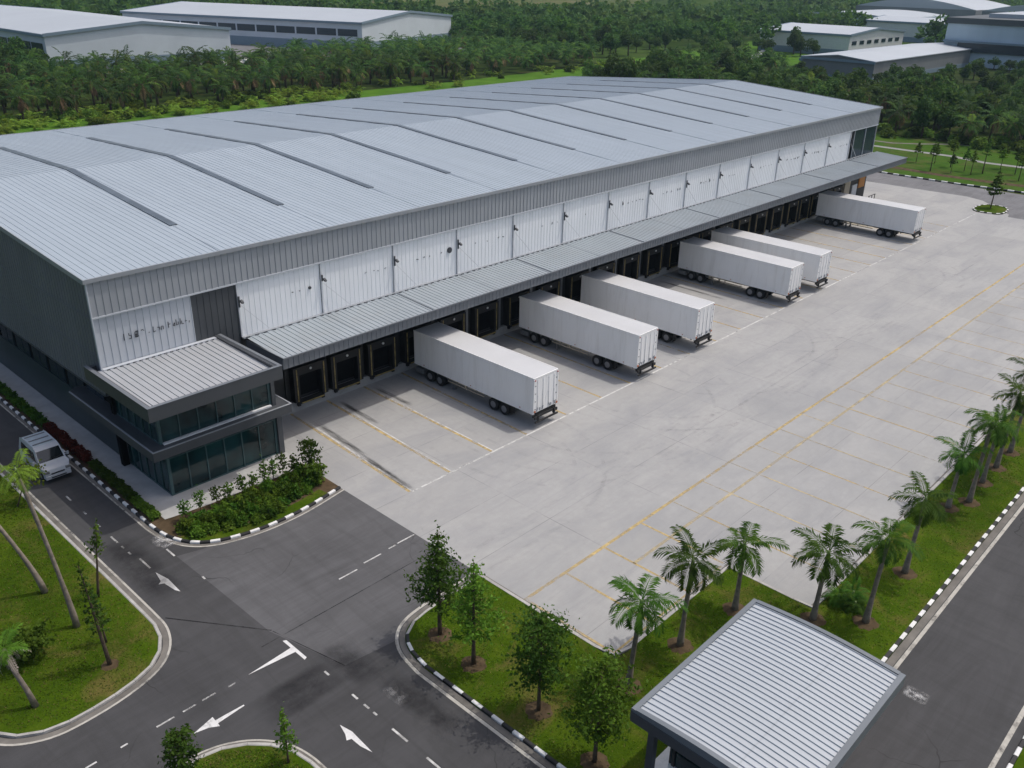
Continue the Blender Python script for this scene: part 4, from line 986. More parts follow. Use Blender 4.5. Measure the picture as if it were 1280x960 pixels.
    for y in (2.95, 4.05, 9.85, 10.95):
        MB().tube([(.3, y, .48), (Wd - .3, y, .48)], .07, 8).build("axle", MAT['chassis'], t)
        for x in (.26, .62, Wd - .62, Wd - .26):
            w = empty("wheel", (x, y, .48)); w.parent = t
            link("tyre", TY, w); link("rim", RIM, w)
    for x in (.05, Wd - .5): MB().box(x, x + .45, 2.2, 2.23, .3, 1.0).build("mudflap", MAT['rubber'], t)
    return t
tr0 = make_trailer()
TL = ["white box trailer nearest the glass fronted office, first of the six", "white box trailer second nearest the glass office, two empty docks beyond the first", "white box trailer third from the glass office, right beside the second one",
      "white box trailer fourth from the glass office, in front of the closely parked fifth", "white box trailer fifth from the glass office, rear half hidden behind the fourth", "white box trailer standing alone nearest the far end of the warehouse"]
for i, (x, y) in enumerate([(11.26, -24.2), (23.0, -24.5), (31.4, -24.45), (47.72, -24.4), (53.79, -24.4), (80.0, -24.05)]):
    o = tr0 if i == 0 else copy_tree(tr0)
    o.location = (x, y, 0); o.rotation_euler.z = R([0.0, 0.1, -0.1, 0.2, 0.0, 0.3][i]); o["label"] = TL[i]

# ================================================================== VAN
def van():
    t = empty("parked_van", (-14.8, -6.2, 0), 0, "pale silver minivan on the narrow road beside the dark end wall of the warehouse", "van")
    # side profile (y forward = -y), half width w
    prof = [(-1.82, .32), (-1.86, .62), (-1.78, .86), (-1.52, 1.02), (-1.25, 1.10), (-.72, 1.86), (-.45, 1.95), (1.2, 1.98), (1.62, 1.92), (1.78, 1.2), (1.82, .5), (1.80, .32)]
    b = MB(); k = len(prof); rows = []
    for (sx, ins) in ((-.84, 0), (.84, 0)):
        pass
    vs = []
    for y, z in prof:
        tum = 0.0 if z < 1.05 else (z - 1.05) * .13
        w = .84 - tum - (.10 if y < -1.7 else 0)
        vs.append((-w, y, z)); vs.append((w, y, z))
    fs = []
    for i in range(k):
        j = (i + 1) % k
        fs.append((2 * i, 2 * i + 1, 2 * j + 1, 2 * j))
    # sides as strips
    def strip(o):
        up = [0, 1, 2, 3, 4, 5, 6, 7, 8, 9, 10, 11]
        return [2 * q + o for q in up]
    fs.append(tuple(strip(0)[::-1])); fs.append(tuple(strip(1)))
    b.add(vs, fs); bo = b.build("body", MAT['vanbody'], t)
    bv = bo.modifiers.new("bev", 'BEVEL'); bv.width = .05; bv.segments = 2; bv.limit_method = 'ANGLE'
    MB().hexa([(-.70, -.40, 1.955), (.70, -.40, 1.955), (.70, 1.45, 1.975), (-.70, 1.45, 1.975), (-.68, -.36, 1.99), (.68, -.36, 1.99), (.68, 1.42, 2.0), (-.68, 1.42, 2.0)]).build("roof", MAT['vanroof'], t)
    rk = MB()
    for y in (-.2, .45, 1.1): rk.box(-.6, .6, y, y + .05, 2.0, 2.05)
    rk.build("roof_rack", MAT['steel'], t)
    # windscreen lies on the sloped front
    def quad_off(p, d, n):
        n = Vector(n).normalized() * d; return [tuple(Vector(q) + n) for q in p] 
    ws = [(-.73, -1.19, 1.18), (.73, -1.19, 1.18), (.68, -.77, 1.79), (-.68, -.77, 1.79)]
    nn = (0, -.82, .57)
    MB().hexa(quad_off(ws, -.01, nn) + quad_off(ws, .012, nn)).build("windscreen", MAT['vanglass'], t)
    for sx in (-1, 1):
        wn2 = MB()
        for ya, yb, zlo in ((-.95, -.35, 1.16), (-.28, .55, 1.16), (.62, 1.45, 1.16)):
            za = 1.72; yt = ya + .42 if ya < -.9 else ya
            p = [(ya, zlo), (yb, zlo), (yb, za), (yt, za)]
            def xx(z): return sx * (.84 - (z - 1.05) * .13)
            a = [(xx(z) - sx * .01, y, z) for y, z in p]; c = [(xx(z) + sx * .012, y, z) for y, z in p]
            wn2.hexa(a + c)
        wn2.build("side_window", MAT['vanglass'], t)
        MB().box(sx * .62 - .14, sx * .62 + .14, -1.875, -1.78, .66, .82).build("headlight", MAT['chrome'], t)
        MB().bar((sx * .86, -1.0, 1.2), (sx * 1.02, -1.05, 1.25), .05).box(sx * 1.02 - .07, sx * 1.02 + .07, -1.08, -1.02, 1.15, 1.36).build("mirror", MAT['vanbody'], t)
        for y in (-1.15, 1.15):
            w = empty("wheel", (sx * .72, y, .3)); w.parent = t; w.scale = (.62, .63, .63)
            link("tyre", TY, w); link("rim", RIM, w)
    MB().box(-.74, .74, -1.93, -1.80, .30, .50).build("bumper", MAT['vanbody'], t)
    MB().box(-.4, .4, -1.88, -1.84, .56, .64).box(-.45, .45, -1.945, -1.931, .34, .42).build("grille", MAT['chassis'], t)
    MB().bar((-.3, -1.20, 1.22), (.25, -1.13, 1.30), .025).bar((.1, -1.20, 1.22), (.6, -1.13, 1.30), .025).build("wiper", MAT['chassis'], t)
    return t
van()

# ================================================================== GATEHOUSE
G = empty("guard_house", (-4.9, -50.9, 0), 0, "gatehouse under a broad curved ribbed metal canopy roof beside the road", "gatehouse")
def gp(mb, name, mat, parent=G):
    mb.v = [(x + 4.9, y + 50.9, z) for x, y, z in mb.v]; return mb.build(name, mat, parent)
gx0, gx1, gy0, gy1 = -9.35, -0.52, -54.2, -47.62
def gz(y):
    t = (y - gy0) / (gy1 - gy0); return 4.93 + 0.16 * math.sin(math.pi * t) 
prof = [(gy0 + .22 + (gy1 - gy0 - .42) * i / 14, gz(gy0 + (gy1 - gy0) * i / 14)) for i in range(15)]
g_r = gp(ribbed_slope(gx0 + .2, gx1 - .2, prof, 0.272, 0.05, mr=1), "roof", [MAT['groof'], MAT['rib']])
e = MB()
for xa, xb in ((gx0, gx0 + .2), (gx1 - .2, gx1)):
    for i in range(14):
        (ya, za), (yb, zb) = prof[i], prof[i + 1]
        e.hexa([(xa, ya, za - .35), (xb, ya, za - .35), (xb, yb, zb - .35), (xa, yb, zb - .35), (xa, ya, za + .1), (xb, ya, za + .1), (xb, yb, zb + .1), (xa, yb, zb + .1)])
e.box(gx0, gx1, gy0, gy0 + .219, 4.45, 5.0); e.box(gx0, gx1, gy1 - .199, gy1, 4.5, 5.0)
gp(e, "roof_edge", MAT['gedge'], g_r)
e = MB()
e.box(gx0 - .03, gx0 - .002, gy0, gy1, 4.40, 4.86); e.box(gx0, gx1, gy1 + .002, gy1 + .03, 4.45, 4.9)
gp(e, "roof_fascia", MAT['darktrim'], g_r)
gp(MB().box(gx0 + .3, gx1 - .3, gy0 + .3, gy1 - .3, 4.46, 4.50), "soffit", MAT['darktrim'])
gw = MB(); gw.box(-7.2, -3.4, -53.2, -48.2, 0.09, 0.95); gw.box(-7.2, -3.4, -53.2, -48.2, 2.6, 4.46); gp(gw, "wall", MAT['white'])
gg = gp(MB().box(-7.15, -3.45, -53.15, -48.25, 0.951, 2.599), "window", MAT['glass'])
fm = MB()
for y in (-53.0, -51.6, -50.0, -48.4): fm.box(-7.22, -7.152, y - .06, y + .06, .951, 2.599)
for x in (-7.1, -5.9, -4.7, -3.5): fm.box(x - .06, x + .06, -48.248, -48.19, .951, 2.599)
gp(fm, "frame", MAT['chassis'], gg)
for x, y in ((-8.6, -48.2), (-8.6, -53.4), (-3.0, -48.4), (-3.0, -53.2)): gp(MB().box(x - .14, x + .14, y - .14, y + .14, .05, 4.46), "column", MAT['darktrim'])
gp(MB().box(-8.4, -2.2, -54.4, -47.35, 0.05, 0.16), "plinth", MAT['kwhite'])

# ================================================================== FAR BUILDINGS
def gabled(name, x0, x1, y0, y1, ez, rzz, label, wallm='farwall', roofm='farroof', plinth=3.2, axis='y', strips=True, cat="warehouse", win=(5.2, 7.6), hb=0.9):
    cx, cy = (x0 + x1) / 2, (y0 + y1) / 2
    t = empty(name, (cx, cy, 0), 0, label, cat)
    hx, hy = (x1 - x0) / 2, (y1 - y0) / 2
    w = MB()
    if axis == 'y':
        w.add([(-hx, -hy, plinth), (hx, -hy, plinth), (hx, -hy, ez), (0, -hy, rzz), (-hx, -hy, ez), (-hx, hy, plinth), (hx, hy, plinth), (hx, hy, ez), (0, hy, rzz), (-hx, hy, ez)],
              [(0, 1, 2, 3, 4), (5, 9, 8, 7, 6), (0, 4, 9, 5), (1, 6, 7, 2)])
        sl = [[(-hx - .4, -hy - .4, ez - .05), (0, -hy - .4, rzz + .1), (0, hy + .4, rzz + .1), (-hx - .4, hy + .4, ez - .05)], [(0, -hy - .4, rzz + .1), (hx + .4, -hy - .4, ez - .05), (hx + .4, hy + .4, ez - .05), (0, hy + .4, rzz + .1)]]
    else:
        w.add([(-hx, -hy, plinth), (-hx, hy, plinth), (-hx, hy, ez), (-hx, 0, rzz), (-hx, -hy, ez), (hx, -hy, plinth), (hx, hy, plinth), (hx, hy, ez), (hx, 0, rzz), (hx, -hy, ez)],
              [(0, 4, 3, 2, 1), (5, 6, 7, 8, 9), (0, 5, 9, 4), (1, 2, 7, 6)])
        sl = [[(-hx - .4, -hy - .4, ez - .05), (hx + .4, -hy - .4, ez - .05), (hx + .4, 0, rzz + .1), (-hx - .4, 0, rzz + .1)], [(-hx - .4, 0, rzz + .1), (hx + .4, 0, rzz + .1), (hx + .4, hy + .4, ez - .05), (-hx - .4, hy + .4, ez - .05)]]
    w.build("wall", MAT[wallm], t)
    MB().box(-hx - .1, hx + .1, -hy - .1, hy + .1, 0, plinth).build("plinth", MAT['farplinth'], t)
    rm = MB()
    for q in sl: rm.hexa(q + [(a, b, c + .25) for a, b, c in q])
    rf = rm.build("roof", MAT[roofm], t)
    ee = MB()
    if axis == 'y':
        for s_ in (-1, 1):
            for a, b in ((-hx - .45, 0), (0, hx + .45)):
                za, zb_ = (ez - .5, rzz - .3) if a < 0 else (rzz - .3, ez - .5)
                y = s_ * (hy + .45); q = [(a, y - .1, za), (b, y - .1, zb_), (b, y + .1, zb_), (a, y + .1, za)]
                ee.hexa(q + [(u, v, c + .85) for u, v, c in q])
    ee.box(-hx - .6, -hx - .42, -hy - .4, hy + .4, ez - .6, ez + .1); ee.box(hx + .42, hx + .6, -hy - .4, hy + .4, ez - .6, ez + .1)
    ee.build("eave_trim", MAT['farplinth'], rf)
    if strips:
        n = max(2, int(2 * hy / 9))
        for i in range(n):
            ya = -hy + 2 + i * (2 * hy - 4) / n; yb = ya + (2 * hy - 4) / n - .8
            MB().box(-hx - .12, -hx - .02, ya, yb, win[0], win[1]).build("window", MAT['farglass'], t)
    return t
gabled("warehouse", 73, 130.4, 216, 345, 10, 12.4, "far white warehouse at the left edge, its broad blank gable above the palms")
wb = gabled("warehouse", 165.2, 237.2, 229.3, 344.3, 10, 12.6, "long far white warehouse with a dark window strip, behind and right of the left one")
wb.rotation_euler.z = R(20)
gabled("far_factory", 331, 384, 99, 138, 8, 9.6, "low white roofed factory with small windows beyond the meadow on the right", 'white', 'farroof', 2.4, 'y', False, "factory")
f0 = bpy.data.objects.get("far_factory")
for i in range(7): MB().box(-24 + i * 7, -20 + i * 7, -19.62, -19.52, 4.2, 5.6).build("window", MAT['farglass'], f0)
gabled("factory_shed", 247, 335, 53, 76, 6, 7.0, "low wide grey roofed shed just above the dense trees on the right", 'fargrey', 'farroof', 1.5, 'x', False, "shed")
gabled("factory_shed", 262, 300, 77, 84, 4.0, 4.4, "small low annex shed left of the wide grey shed", 'fargrey', 'farroof', 1.2, 'x', False, "shed")
gabled("far_factory", 440, 480, 98, 140, 9, 10.4, "small white factory block with tall dark windows behind the low factory", 'white', 'farroof', 2.4, 'y', False, "factory")
f0 = bpy.data.objects.get("far_factory.001")
for i in range(6): MB().box(-18 + i * 6, -14.5 + i * 6, -21.12, -21.02, 3.4, 7.2).build("window", MAT['farglass'], f0)
bb = empty("blue_grey_factory", (380, 34, 0), 0, "big blue grey factory block with a dark flat parapet at the right edge", "factory")
MB().box(-50, 50, -42, 29, 0, 14.2).build("wall", MAT['farblue'], bb)
MB().box(-50.5, 50.5, -42.5, 29.5, 14.21, 16.2).build("parapet", MAT['darkroof'], bb)
MB().box(-50.8, -50.05, -42, 24, 5.0, 8.0).build("window", MAT['farglass'], bb)  # dark strip standing in for the wall's recess, its shade put into the colour
MB().box(-42, 50, -42.8, -42.05, 5.5, 8.2).build("window", MAT['farglass'], bb)  # recess band on the front face, shade likewise painted as a dark strip
MB().box(-51.6, -50.05, -42, 29, 8.1, 8.7).build("ledge", MAT['farplinth'], bb)
MB().box(-36, 40, -30, 20, 16.21, 17.6).build("roof", MAT['farroof'], bb)
def arched(name, x0, x1, y0, y1, h, rise, label, wallm='fargrey'):
    t = empty(name, ((x0 + x1) / 2, (y0 + y1) / 2, 0), 0, label, "factory"); hx, hy = (x1 - x0) / 2, (y1 - y0) / 2
    MB().box(-hx, hx, -hy, hy, 0, h).build("wall", MAT[wallm], t)
    r_ = MB(); n = 14
    for i in range(n):
        a, b = -hy + 2 * hy * i / n, -hy + 2 * hy * (i + 1) / n
        za, zb_ = h + rise * math.sin(math.pi * i / n), h + rise * math.sin(math.pi * (i + 1) / n)
        r_.add([(-hx, a, za), (hx, a, za), (hx, b, zb_), (-hx, b, zb_)], [(0, 1, 2, 3)])
        r_.add([(-hx, a, h), (-hx, b, h), (-hx, b, zb_), (-hx, a, za)], [(0, 3, 2, 1)])
    r_.build("roof", MAT['farroof'], t)
arched("arched_factory", 560, 640, 128, 200, 12, 5, "white arched factory roof far off above the small factories")
arched("arched_factory", 520, 620, 60, 112, 13, 4, "pale arched roof just above the dark parapet of the blue grey factory")
arched("arched_factory", 470, 545, 138, 196, 9, 2, "long far grey factory left of the white arched roof", 'farblue')
for i, (x, y, w, d, h) in enumerate([(700, 330, 40, 20, 7), (760, 330, 50, 24, 8), (735, 375, 46, 20, 7), (820, 350, 60, 24, 8)]):
    o = gabled("distant_building", x, x + w, y, y + d, h, h + 2, "tiny pale building in the distant cluster near the top right", 'white', 'farroof', 1.5, 'x', False, "building")
    o["group"] = "distant pale buildings at the top right"

# ================================================================== VEGETATION
def unit(v): return v / (np.linalg.norm(v, axis=-1, keepdims=True) + 1e-9)

def leaf_quads(centres, size, up=0.35, rs=nr, aspect=0.6, jitter=0.4):
    n = len(centres)
    nrm = unit(rs.normal(size=(n, 3)) + np.array([0, 0, up]))
    t = unit(np.cross(nrm, rs.normal(size=(n, 3)))); b = np.cross(nrm, t)
    s = size * rs.uniform(1 - jitter, 1 + jitter, (n, 1))
    t = t * s; b = b * s * aspect
    return np.stack([centres - t, centres - b * .9 + t * .1, centres + t, centres + b * .9 + t * .1], 1)

def frond_quads(L, npair, leafL, leafW, az, el, droop, rs, twist=0.35, up0=0.0):
    """one feather frond from origin; returns (n,4,3)"""
    s = np.linspace(0, 1, 9)
    ang = el - droop * s ** 1.4
    dx = np.cos(ang); dz = np.sin(ang)
    px = np.concatenate([[0], np.cumsum((dx[1:] + dx[:-1]) / 2)]) * L / 8; pz = np.concatenate([[0], np.cumsum((dz[1:] + dz[:-1]) / 2)]) * L / 8
    out = []
    q = np.linspace(0.14, 0.99, npair)
    for t in q:
        x = np.interp(t, s, px); z = np.interp(t, s, pz); a = np.interp(t, s, ang)
        l = leafL * (0.35 + 0.65 * math.sin(math.pi * min(1, (t * .85 + .12)))) * rs.uniform(.85, 1.15)
        tang = np.array([math.cos(a), 0, math.sin(a)]); nor = np.array([-math.sin(a), 0, math.cos(a)])
        for sd_ in (-1, 1):
            dr_ = unit(np.array([0, sd_, 0]) * 1.0 + tang * (0.55 + .4 * t) + nor * (rs.uniform(-.1, twist) - .15))
            drop = np.array([0, 0, -1]) * l * rs.uniform(.1, .4)
            p = np.array([x, 0, z]); mid = p + dr_ * l * .55; tip = p + dr_ * l + drop
            wv = tang * leafW
            out.append([p, mid - wv * .6, tip, mid + wv])
    # rachis as a thin strip
    for i in range(8):
        w = 0.03 * L / 2 * (1 - i / 9)
        out.append([(px[i], -w, pz[i] + .01), (px[i + 1], -w, pz[i + 1] + .01), (px[i + 1], w, pz[i + 1] + .01), (px[i], w, pz[i] + .01)])
    V = np.array(out, dtype=float)
    c, s_ = math.cos(az), math.sin(az)
    X = V[..., 0] * c - V[..., 1] * s_; Y = V[..., 0] * s_ + V[..., 1] * c
    V[..., 0] = X; V[..., 1] = Y
    return V

def palm_crown(nf, L, npair, leafL, leafW, seed, el_lo=-0.5, el_hi=1.25, droop=1.2):
    rs = np.random.default_rng(seed); Q = []
    for i in range(nf):
        t = (i + .5) / nf; az = i * 2.399 + rs.uniform(-.3, .3); el = el_hi + (el_lo - el_hi) * t ** .8 + rs.uniform(-.12, .12)
        Q.append(frond_quads(L * rs.uniform(.85, 1.1) * (.75 + .25 * math.sin(math.pi * min(1, t + .25))), npair, leafL, leafW, az, el, droop * rs.uniform(.75, 1.2), rs))
    return np.concatenate(Q)

# --- ornamental palms along the yard
palm_crown_meshes = [quads_mesh("palm_crown", palm_crown(13, 2.0, 32, .64, .045, 100 + i, -.5, 1.3, 1.35), MAT['frond']) for i in range(4)]
def make_palm(x, y, h, label, cat="palm tree", lean=(0, 0), var=0, sc=1.0, grp="ornamental palms along the yard verge", crownm=None, rad=.13):
    t = empty("ornamental_palm", (x, y, .09), 0, label, cat, grp)
    hs = h - .55
    n = 12; pts = []; rd = []
    for i in range(n + 1):
        q = i / n; pts.append((lean[0] * q ** 1.3, lean[1] * q ** 1.3, hs * q)); rd.append(rad * (1.45 - .55 * min(1, q * 3) - .12 * q) * (1 + (.04 if i % 2 else 0)))
    MB().tube(pts, rd, 10).build("trunk", MAT['bark'], t)
    a = Vector(pts[-1]); MB().tube([a, a + Vector((lean[0] * .04, lean[1] * .04, .28)), a + Vector((lean[0] * .07, lean[1] * .07, .55))], [rad * .92, rad * .8, rad * .35], 10).build("crownshaft", MAT['shaft'], t)
    c = link("crown", crownm or palm_crown_meshes[var % 4], t, (a.x, a.y, a.z + .42), (0, 0, rng.uniform(0, 6.28)))
    c.scale = (sc, sc, sc)
    return t
def soil_patch(x, y, r_=.5):
    n = 18; p = [(r_ * (1 + .12 * math.sin(3 * k)) * math.cos(k * 2 * math.pi / n), r_ * (1 + .1 * math.cos(5 * k)) * math.sin(k * 2 * math.pi / n)) for k in range(n)]
    mb = MB(); mb.add([(0, 0, .05)] + [(a * .75, b * .75, .045) for a, b in p] + [(a, b, 0.0) for a, b in p], [(0, 1 + k, 1 + (k + 1) % n) for k in range(n)] + [(1 + k, 1 + n + k, 1 + n + (k + 1) % n, 1 + (k + 1) % n) for k in range(n)], 0, True)
    return struct("soil_ring", mb, MAT['soil'], (x, y, .088))
PL = [(-4.15, -44.05, 4.75, .35, "palm nearest the lower corner of the concrete yard, first of the verge row", 1.0),
      (-.22, -44.2, 5.0, .2, "second palm of the verge row, behind the gatehouse roof edge on the left", 1.0),
      (3.99, -44.7, 4.1, 0, "palm at the notch in the yard edge, above the gatehouse roof top corner", 1.0),
      (6.1, -47.9, 4.1, .25, "bushy palm with trunk foot hidden behind the gatehouse roof", 1.08),
      (7.76, -49.9, 5.0, .4, "tall leaning palm just right of the gatehouse roof with a clump at its foot", .95),
      (13.24, -49.7, 4.75, .3, "palm with thin leaning trunk next up the verge from the gatehouse palms", .95),
      (21.67, -49.0, 3.8, .2, "shorter palm in the middle of the verge row by the yard edge", .9),
      (23.26, -49.7, 5.6, .3, "tall palm in the middle of the verge close beside a shorter one", .95),
      (26.3, -49.5, 4.2, .2, "low palm near the right edge between two taller ones", .85),
      (29.0, -49.5, 5.5, .5, "tall palm near the right edge of the picture, second from the edge", .95),
      (31.9, -49.5, 6.0, .6, "tall palm cut by the right edge of the picture", .95)]
for i, (x, y, h, ln_, lb, sc) in enumerate(PL):
    make_palm(x, y, h, lb, lean=(ln_ * .75, -ln_ * .2), var=i, sc=sc); soil_patch(x, y, .62)
# --- leaning tall palms on the left lawn
sparse = quads_mesh("sparse_crown", palm_crown(9, 1.7, 20, .5, .04, 201, -.5, 1.0, 1.1), MAT['frond_lime'])
make_palm(-19.8, -22.5, 8.9, "tall thin leaning palm with a bare grey trunk and sparse lime fronds over the road", lean=(-.7, .75), sc=.8, grp="lean palms on the left lawn", crownm=sparse, rad=.115)
make_palm(-19.84, -18.75, 8.0, "bare leaning palm trunk nearest the left picture edge, its crown cut off", lean=(-2.3, 1.6), sc=.9, grp="lean palms on the left lawn", crownm=sparse, rad=.115)
dead = empty("withered_palm", (-23.2, -26.4, .09), 0, "small withered palm with grey drooping fronds on the left lawn", "palm tree")
MB().tube([(0, 0, 0), (-.15, .1, 1.0), (-.38, .3, 2.1), (-.5, .4, 3.2)], [.15, .11, .10, .09], 9).build("trunk", MAT['bark'], dead)
link("dead_fronds", quads_mesh("dead_fronds", palm_crown(7, 1.2, 12, .22, .03, 301, -1.3, .2, .9), MAT['greyleaf']), dead, (-.48, .38, 3.1))
link("crown", quads_mesh("withered_crown", palm_crown(9, 1.1, 16, .4, .045, 302, -.3, 1.2, 1.0), MAT['leaf_light']), dead, (-.5, .4, 3.3))

# --- small leafy trees
def small_tree(name, x, y, h, rad, seed, label, tiers=8, leaves=1500, size=.11, mat='leaf', cone=True, grp=None, base=.28, lean=(0, 0), z=.09, cat="tree"):
    rs = np.random.default_rng(seed); t = empty(name, (x, y, z), 0, label, cat, grp)
    tk = MB(); n = 8; f = lambda q: (lean[0] * q, lean[1] * q, h * q)
    tk.tube([f(i / n) for i in range(n + 1)], [.035 * h / 4 * (2.2 - 1.9 * i / n) for i in range(n + 1)], 8)
    C_ = []
    per0 = max(6, leaves // max(1, tiers * 5)); per = per0
    for k in range(tiers):
        q = base + (1 - base) * (k + .3) / tiers
        r_ = rad * 1.15 * ((1 - (q - base) / (1 - base)) ** 1.15 * (.6 + .4 * math.sin(min(1, (q - base) * 6 + .35) * math.pi / 2)) + .07) if cone else rad * math.sqrt(max(.05, 1 - ((q - .62) / .42) ** 2))
        nb = 5 if cone else 6
        per = max(5, int(per0 * min(1.6, 1.7 * r_ / rad))) if cone else per0
        for j in range(nb):
            a = k * 1.1 + j * 2 * math.pi / nb + rs.uniform(-.35, .35); rr = r_ * rs.uniform(.65, 1.15)
            o = np.array(f(q)); tip = o + np.array([rr * math.cos(a), rr * math.sin(a), rr * rs.uniform(.0, .55)])
            tk.tube([tuple(o), tuple((o + tip) / 2 + np.array([0, 0, -.03])), tuple(tip)], [.014 * h / 4, .01 * h / 4, .004], 4, cap=False)
            w = rs.beta(2.2, 1.1, per)[:, None]
            C_.append(o + (tip - o) * w + rs.normal(size=(per, 3)) * np.array([.13, .13, .055]) * (rad / 1.1) * (0.35 + w))
    top = np.array(f(1.0)); C_.append(top + rs.normal(size=(max(8, per // 2), 3)) * np.array([.05, .05, .2]))
    tk.build("trunk", MAT['bark2'], t)
    P = np.concatenate(C_); link("crown", quads_mesh("crown", leaf_quads(P, size, .6, rs), MAT[mat]), t)
    return t
ST = [(-7.82, -35.44, 6.0, 1.35, "dark tiered young tree at the kerb corner of the middle lawn", 'leaf', 11),
      (-8.09, -38.05, 5.8, 1.3, "thin topped young tree with pale green leaves second from the kerb corner", 'leaf_light', 12),
      (-8.1, -42.12, 5.0, 1.35, "rounder dark young tree in the middle of the lawn, third from the kerb corner", 'leaf', 13),
      (-8.58, -45.63, 5.2, 1.45, "bright leafy young tree beside the gatehouse roof corner", 'leaf_light', 14)]
for i, (x, y, h, rd, lb, mt, sd_) in enumerate(ST):
    small_tree("young_tree", x, y, h, rd, sd_, lb, 9, 3000 if i != 1 else 2000, .09, mt, i < 2, "young trees on the middle lawn", .3)
    soil_patch(x, y, .6)
small_tree("sapling", -19.85, -26.2, 5.6, .55, 21, "thin tall sapling with few leaves near the curved kerb of the left lawn", 9, 420, .085, 'leaf', True, None, .35, (-.3, .25)); soil_patch(-19.85, -26.2, .4)
small_tree("sapling", -19.3, -24.6, 2.9, .35, 22, "short sparse sapling beside the thin tall one on the left lawn", 6, 200, .08, 'leaf', True, None, .35, (-.1, .1))
small_tree("sapling", -18.1, -21.0, 4.3, .5, 23, "slender lime leaved sapling leaning over the road kerb", 6, 160, .085, 'leaf_light', True, None, .6, (.5, -.3))
small_tree("sapling", -17.3, -36.75, 2.8, .5, 24, "lime leaved sapling on the grass island at the bottom", 7, 330, .08, 'leaf_light', True, None, .25)
small_tree("young_tree", -20.75, -34.9, 2.9, .65, 25, "small dark bushy tree cut by the bottom edge of the picture", 8, 1100, .085, 'leaf', False, None, .3)
small_tree("red_leaf_tree", -17.9, -1.2, 2.6, 1.5, 26, "crimson leaved small tree reaching over the road behind the van", 5, 260, .13, 'crimson', False, None, .55, (.9, -1.2))
small_tree("lime_leaf_tree", -17.8, -9.5, 2.6, 1.2, 27, "lime leaved small tree at the left picture edge reaching towards the van", 5, 300, .12, 'frond_lime', False, None, .5, (1.0, -.3))
small_tree("low_shrub", -22.3, -23.2, 1.3, 1.2, 28, "green bushy shrub on the left lawn casting a dark shadow", 5, 900, .12, 'leaf_light', False, None, .2, cat="shrub")
pc = empty("palm_shoots", (8.6, -48.6, .09), 0, "low clump of young palm shoots at the foot of the leaning palm beside the gatehouse", "palm clump")
for q in range(3):
    c_ = link("crown", palm_crown_meshes[q], pc, (.5 * math.cos(q * 2.1), .5 * math.sin(q * 2.1), .35), (0, 0, q * 1.3)); c_.scale = (.5, .5, .55)
    MB().tube([(0, 0, 0), (0, 0, .5)], .05, 6).build("stem", MAT['shaft'], pc, (.5 * math.cos(q * 2.1), .5 * math.sin(q * 2.1), -.02))
small_tree("island_tree", 106.0, -25.0, 5.2, 1.0, 30, "lone thin young tree on the small round kerbed island", 7, 900, .16, 'leaf', True, None, .35, (.4, 0))

# --- planter and hedges
MAT['shrub2'] = M_leaf('olive_shrub_leaf', (0.05, 0.10, 0.010), (0.13, 0.19, 0.02), .3)
shr_meshes = []
for i in range(4):
    rs = np.random.default_rng(400 + i); n = 420
    d = unit(rs.normal(size=(n, 3))); d[:, 2] = np.abs(d[:, 2]); rr = rs.beta(4, 1.4, (n, 1))
    P = d * rr * np.array([.5, .5, .62]) * (1 + .3 * np.sin(5 * d[:, :1] + i) * np.cos(4 * d[:, 1:2]))
    shr_meshes.append(quads_mesh("shrub_leaves", leaf_quads(P, .085, .5, rs), MAT[['shrubleaf', 'leaf_light', 'redleaf', 'shrub2'][i]]))
def shrub(x, y, s, kind, label, grp, h=1.0):
    o = link("planter_shrub", shr_meshes[kind], None, (x, y, .1), (0, 0, rng.uniform(0, 6.28))); o.scale = (s * rng.uniform(.8, 1.2), s * rng.uniform(.8, 1.2), s * h)
    return tag(o, label, "shrub", grp)
SL = {0: "leafy green shrub in the kerbed planter before the glass office", 1: "bright lime green shrub in the kerbed planter before the glass office", 2: "dark red leaved shrub in the kerbed planter before the glass office", 3: "leafy green shrub in the kerbed planter before the glass office"}
for i in range(88):
    u = rng.uniform(0, 1); v = rng.uniform(0, 1)
    x = -12.2 + 8.7 * u; y = -18.1 - v * (1.7 + 1.1 * math.sin(math.pi * min(1, u * 1.1)))
    kd = rng.choices([0, 1, 2, 3], [4, 4, 0.35, 3])[0]
    
    shrub(x, y, rng.uniform(.7, 1.25), kd, SL[kd], "%s shrubs in the office planter" % {0: "green", 3: "green", 1: "lime", 2: "red"}[kd], rng.uniform(.8, 1.25))
for i, x in enumerate([-11.6, -10.6, -9.5, -8.8, -7.8, -7.1, -6.3, -5.6, -4.9, -4.2]):
    small_tree("planter_sapling", x, -17.75 + rng.uniform(-.15, .1), rng.uniform(1.1, 1.7), .38, 500 + i, "spindly sapling in the row along the paving edge of the office planter", 5, 170, .085, 'shrubleaf', False, "spindly saplings along the back of the office planter", .35, z=.1)
small_tree("planter_tree", -3.35, -18.4, 2.3, .75, 520, "tallest shrub like tree at the yard end of the office planter", 7, 520, .11, 'shrubleaf', False, None, .3, z=.1)
small_tree("planter_tree", -3.9, -19.6, 1.2, .8, 521, "bright dense bush at the kerb tip of the office planter", 6, 900, .1, 'leaf_light', False, None, .15, z=.1, cat="shrub")
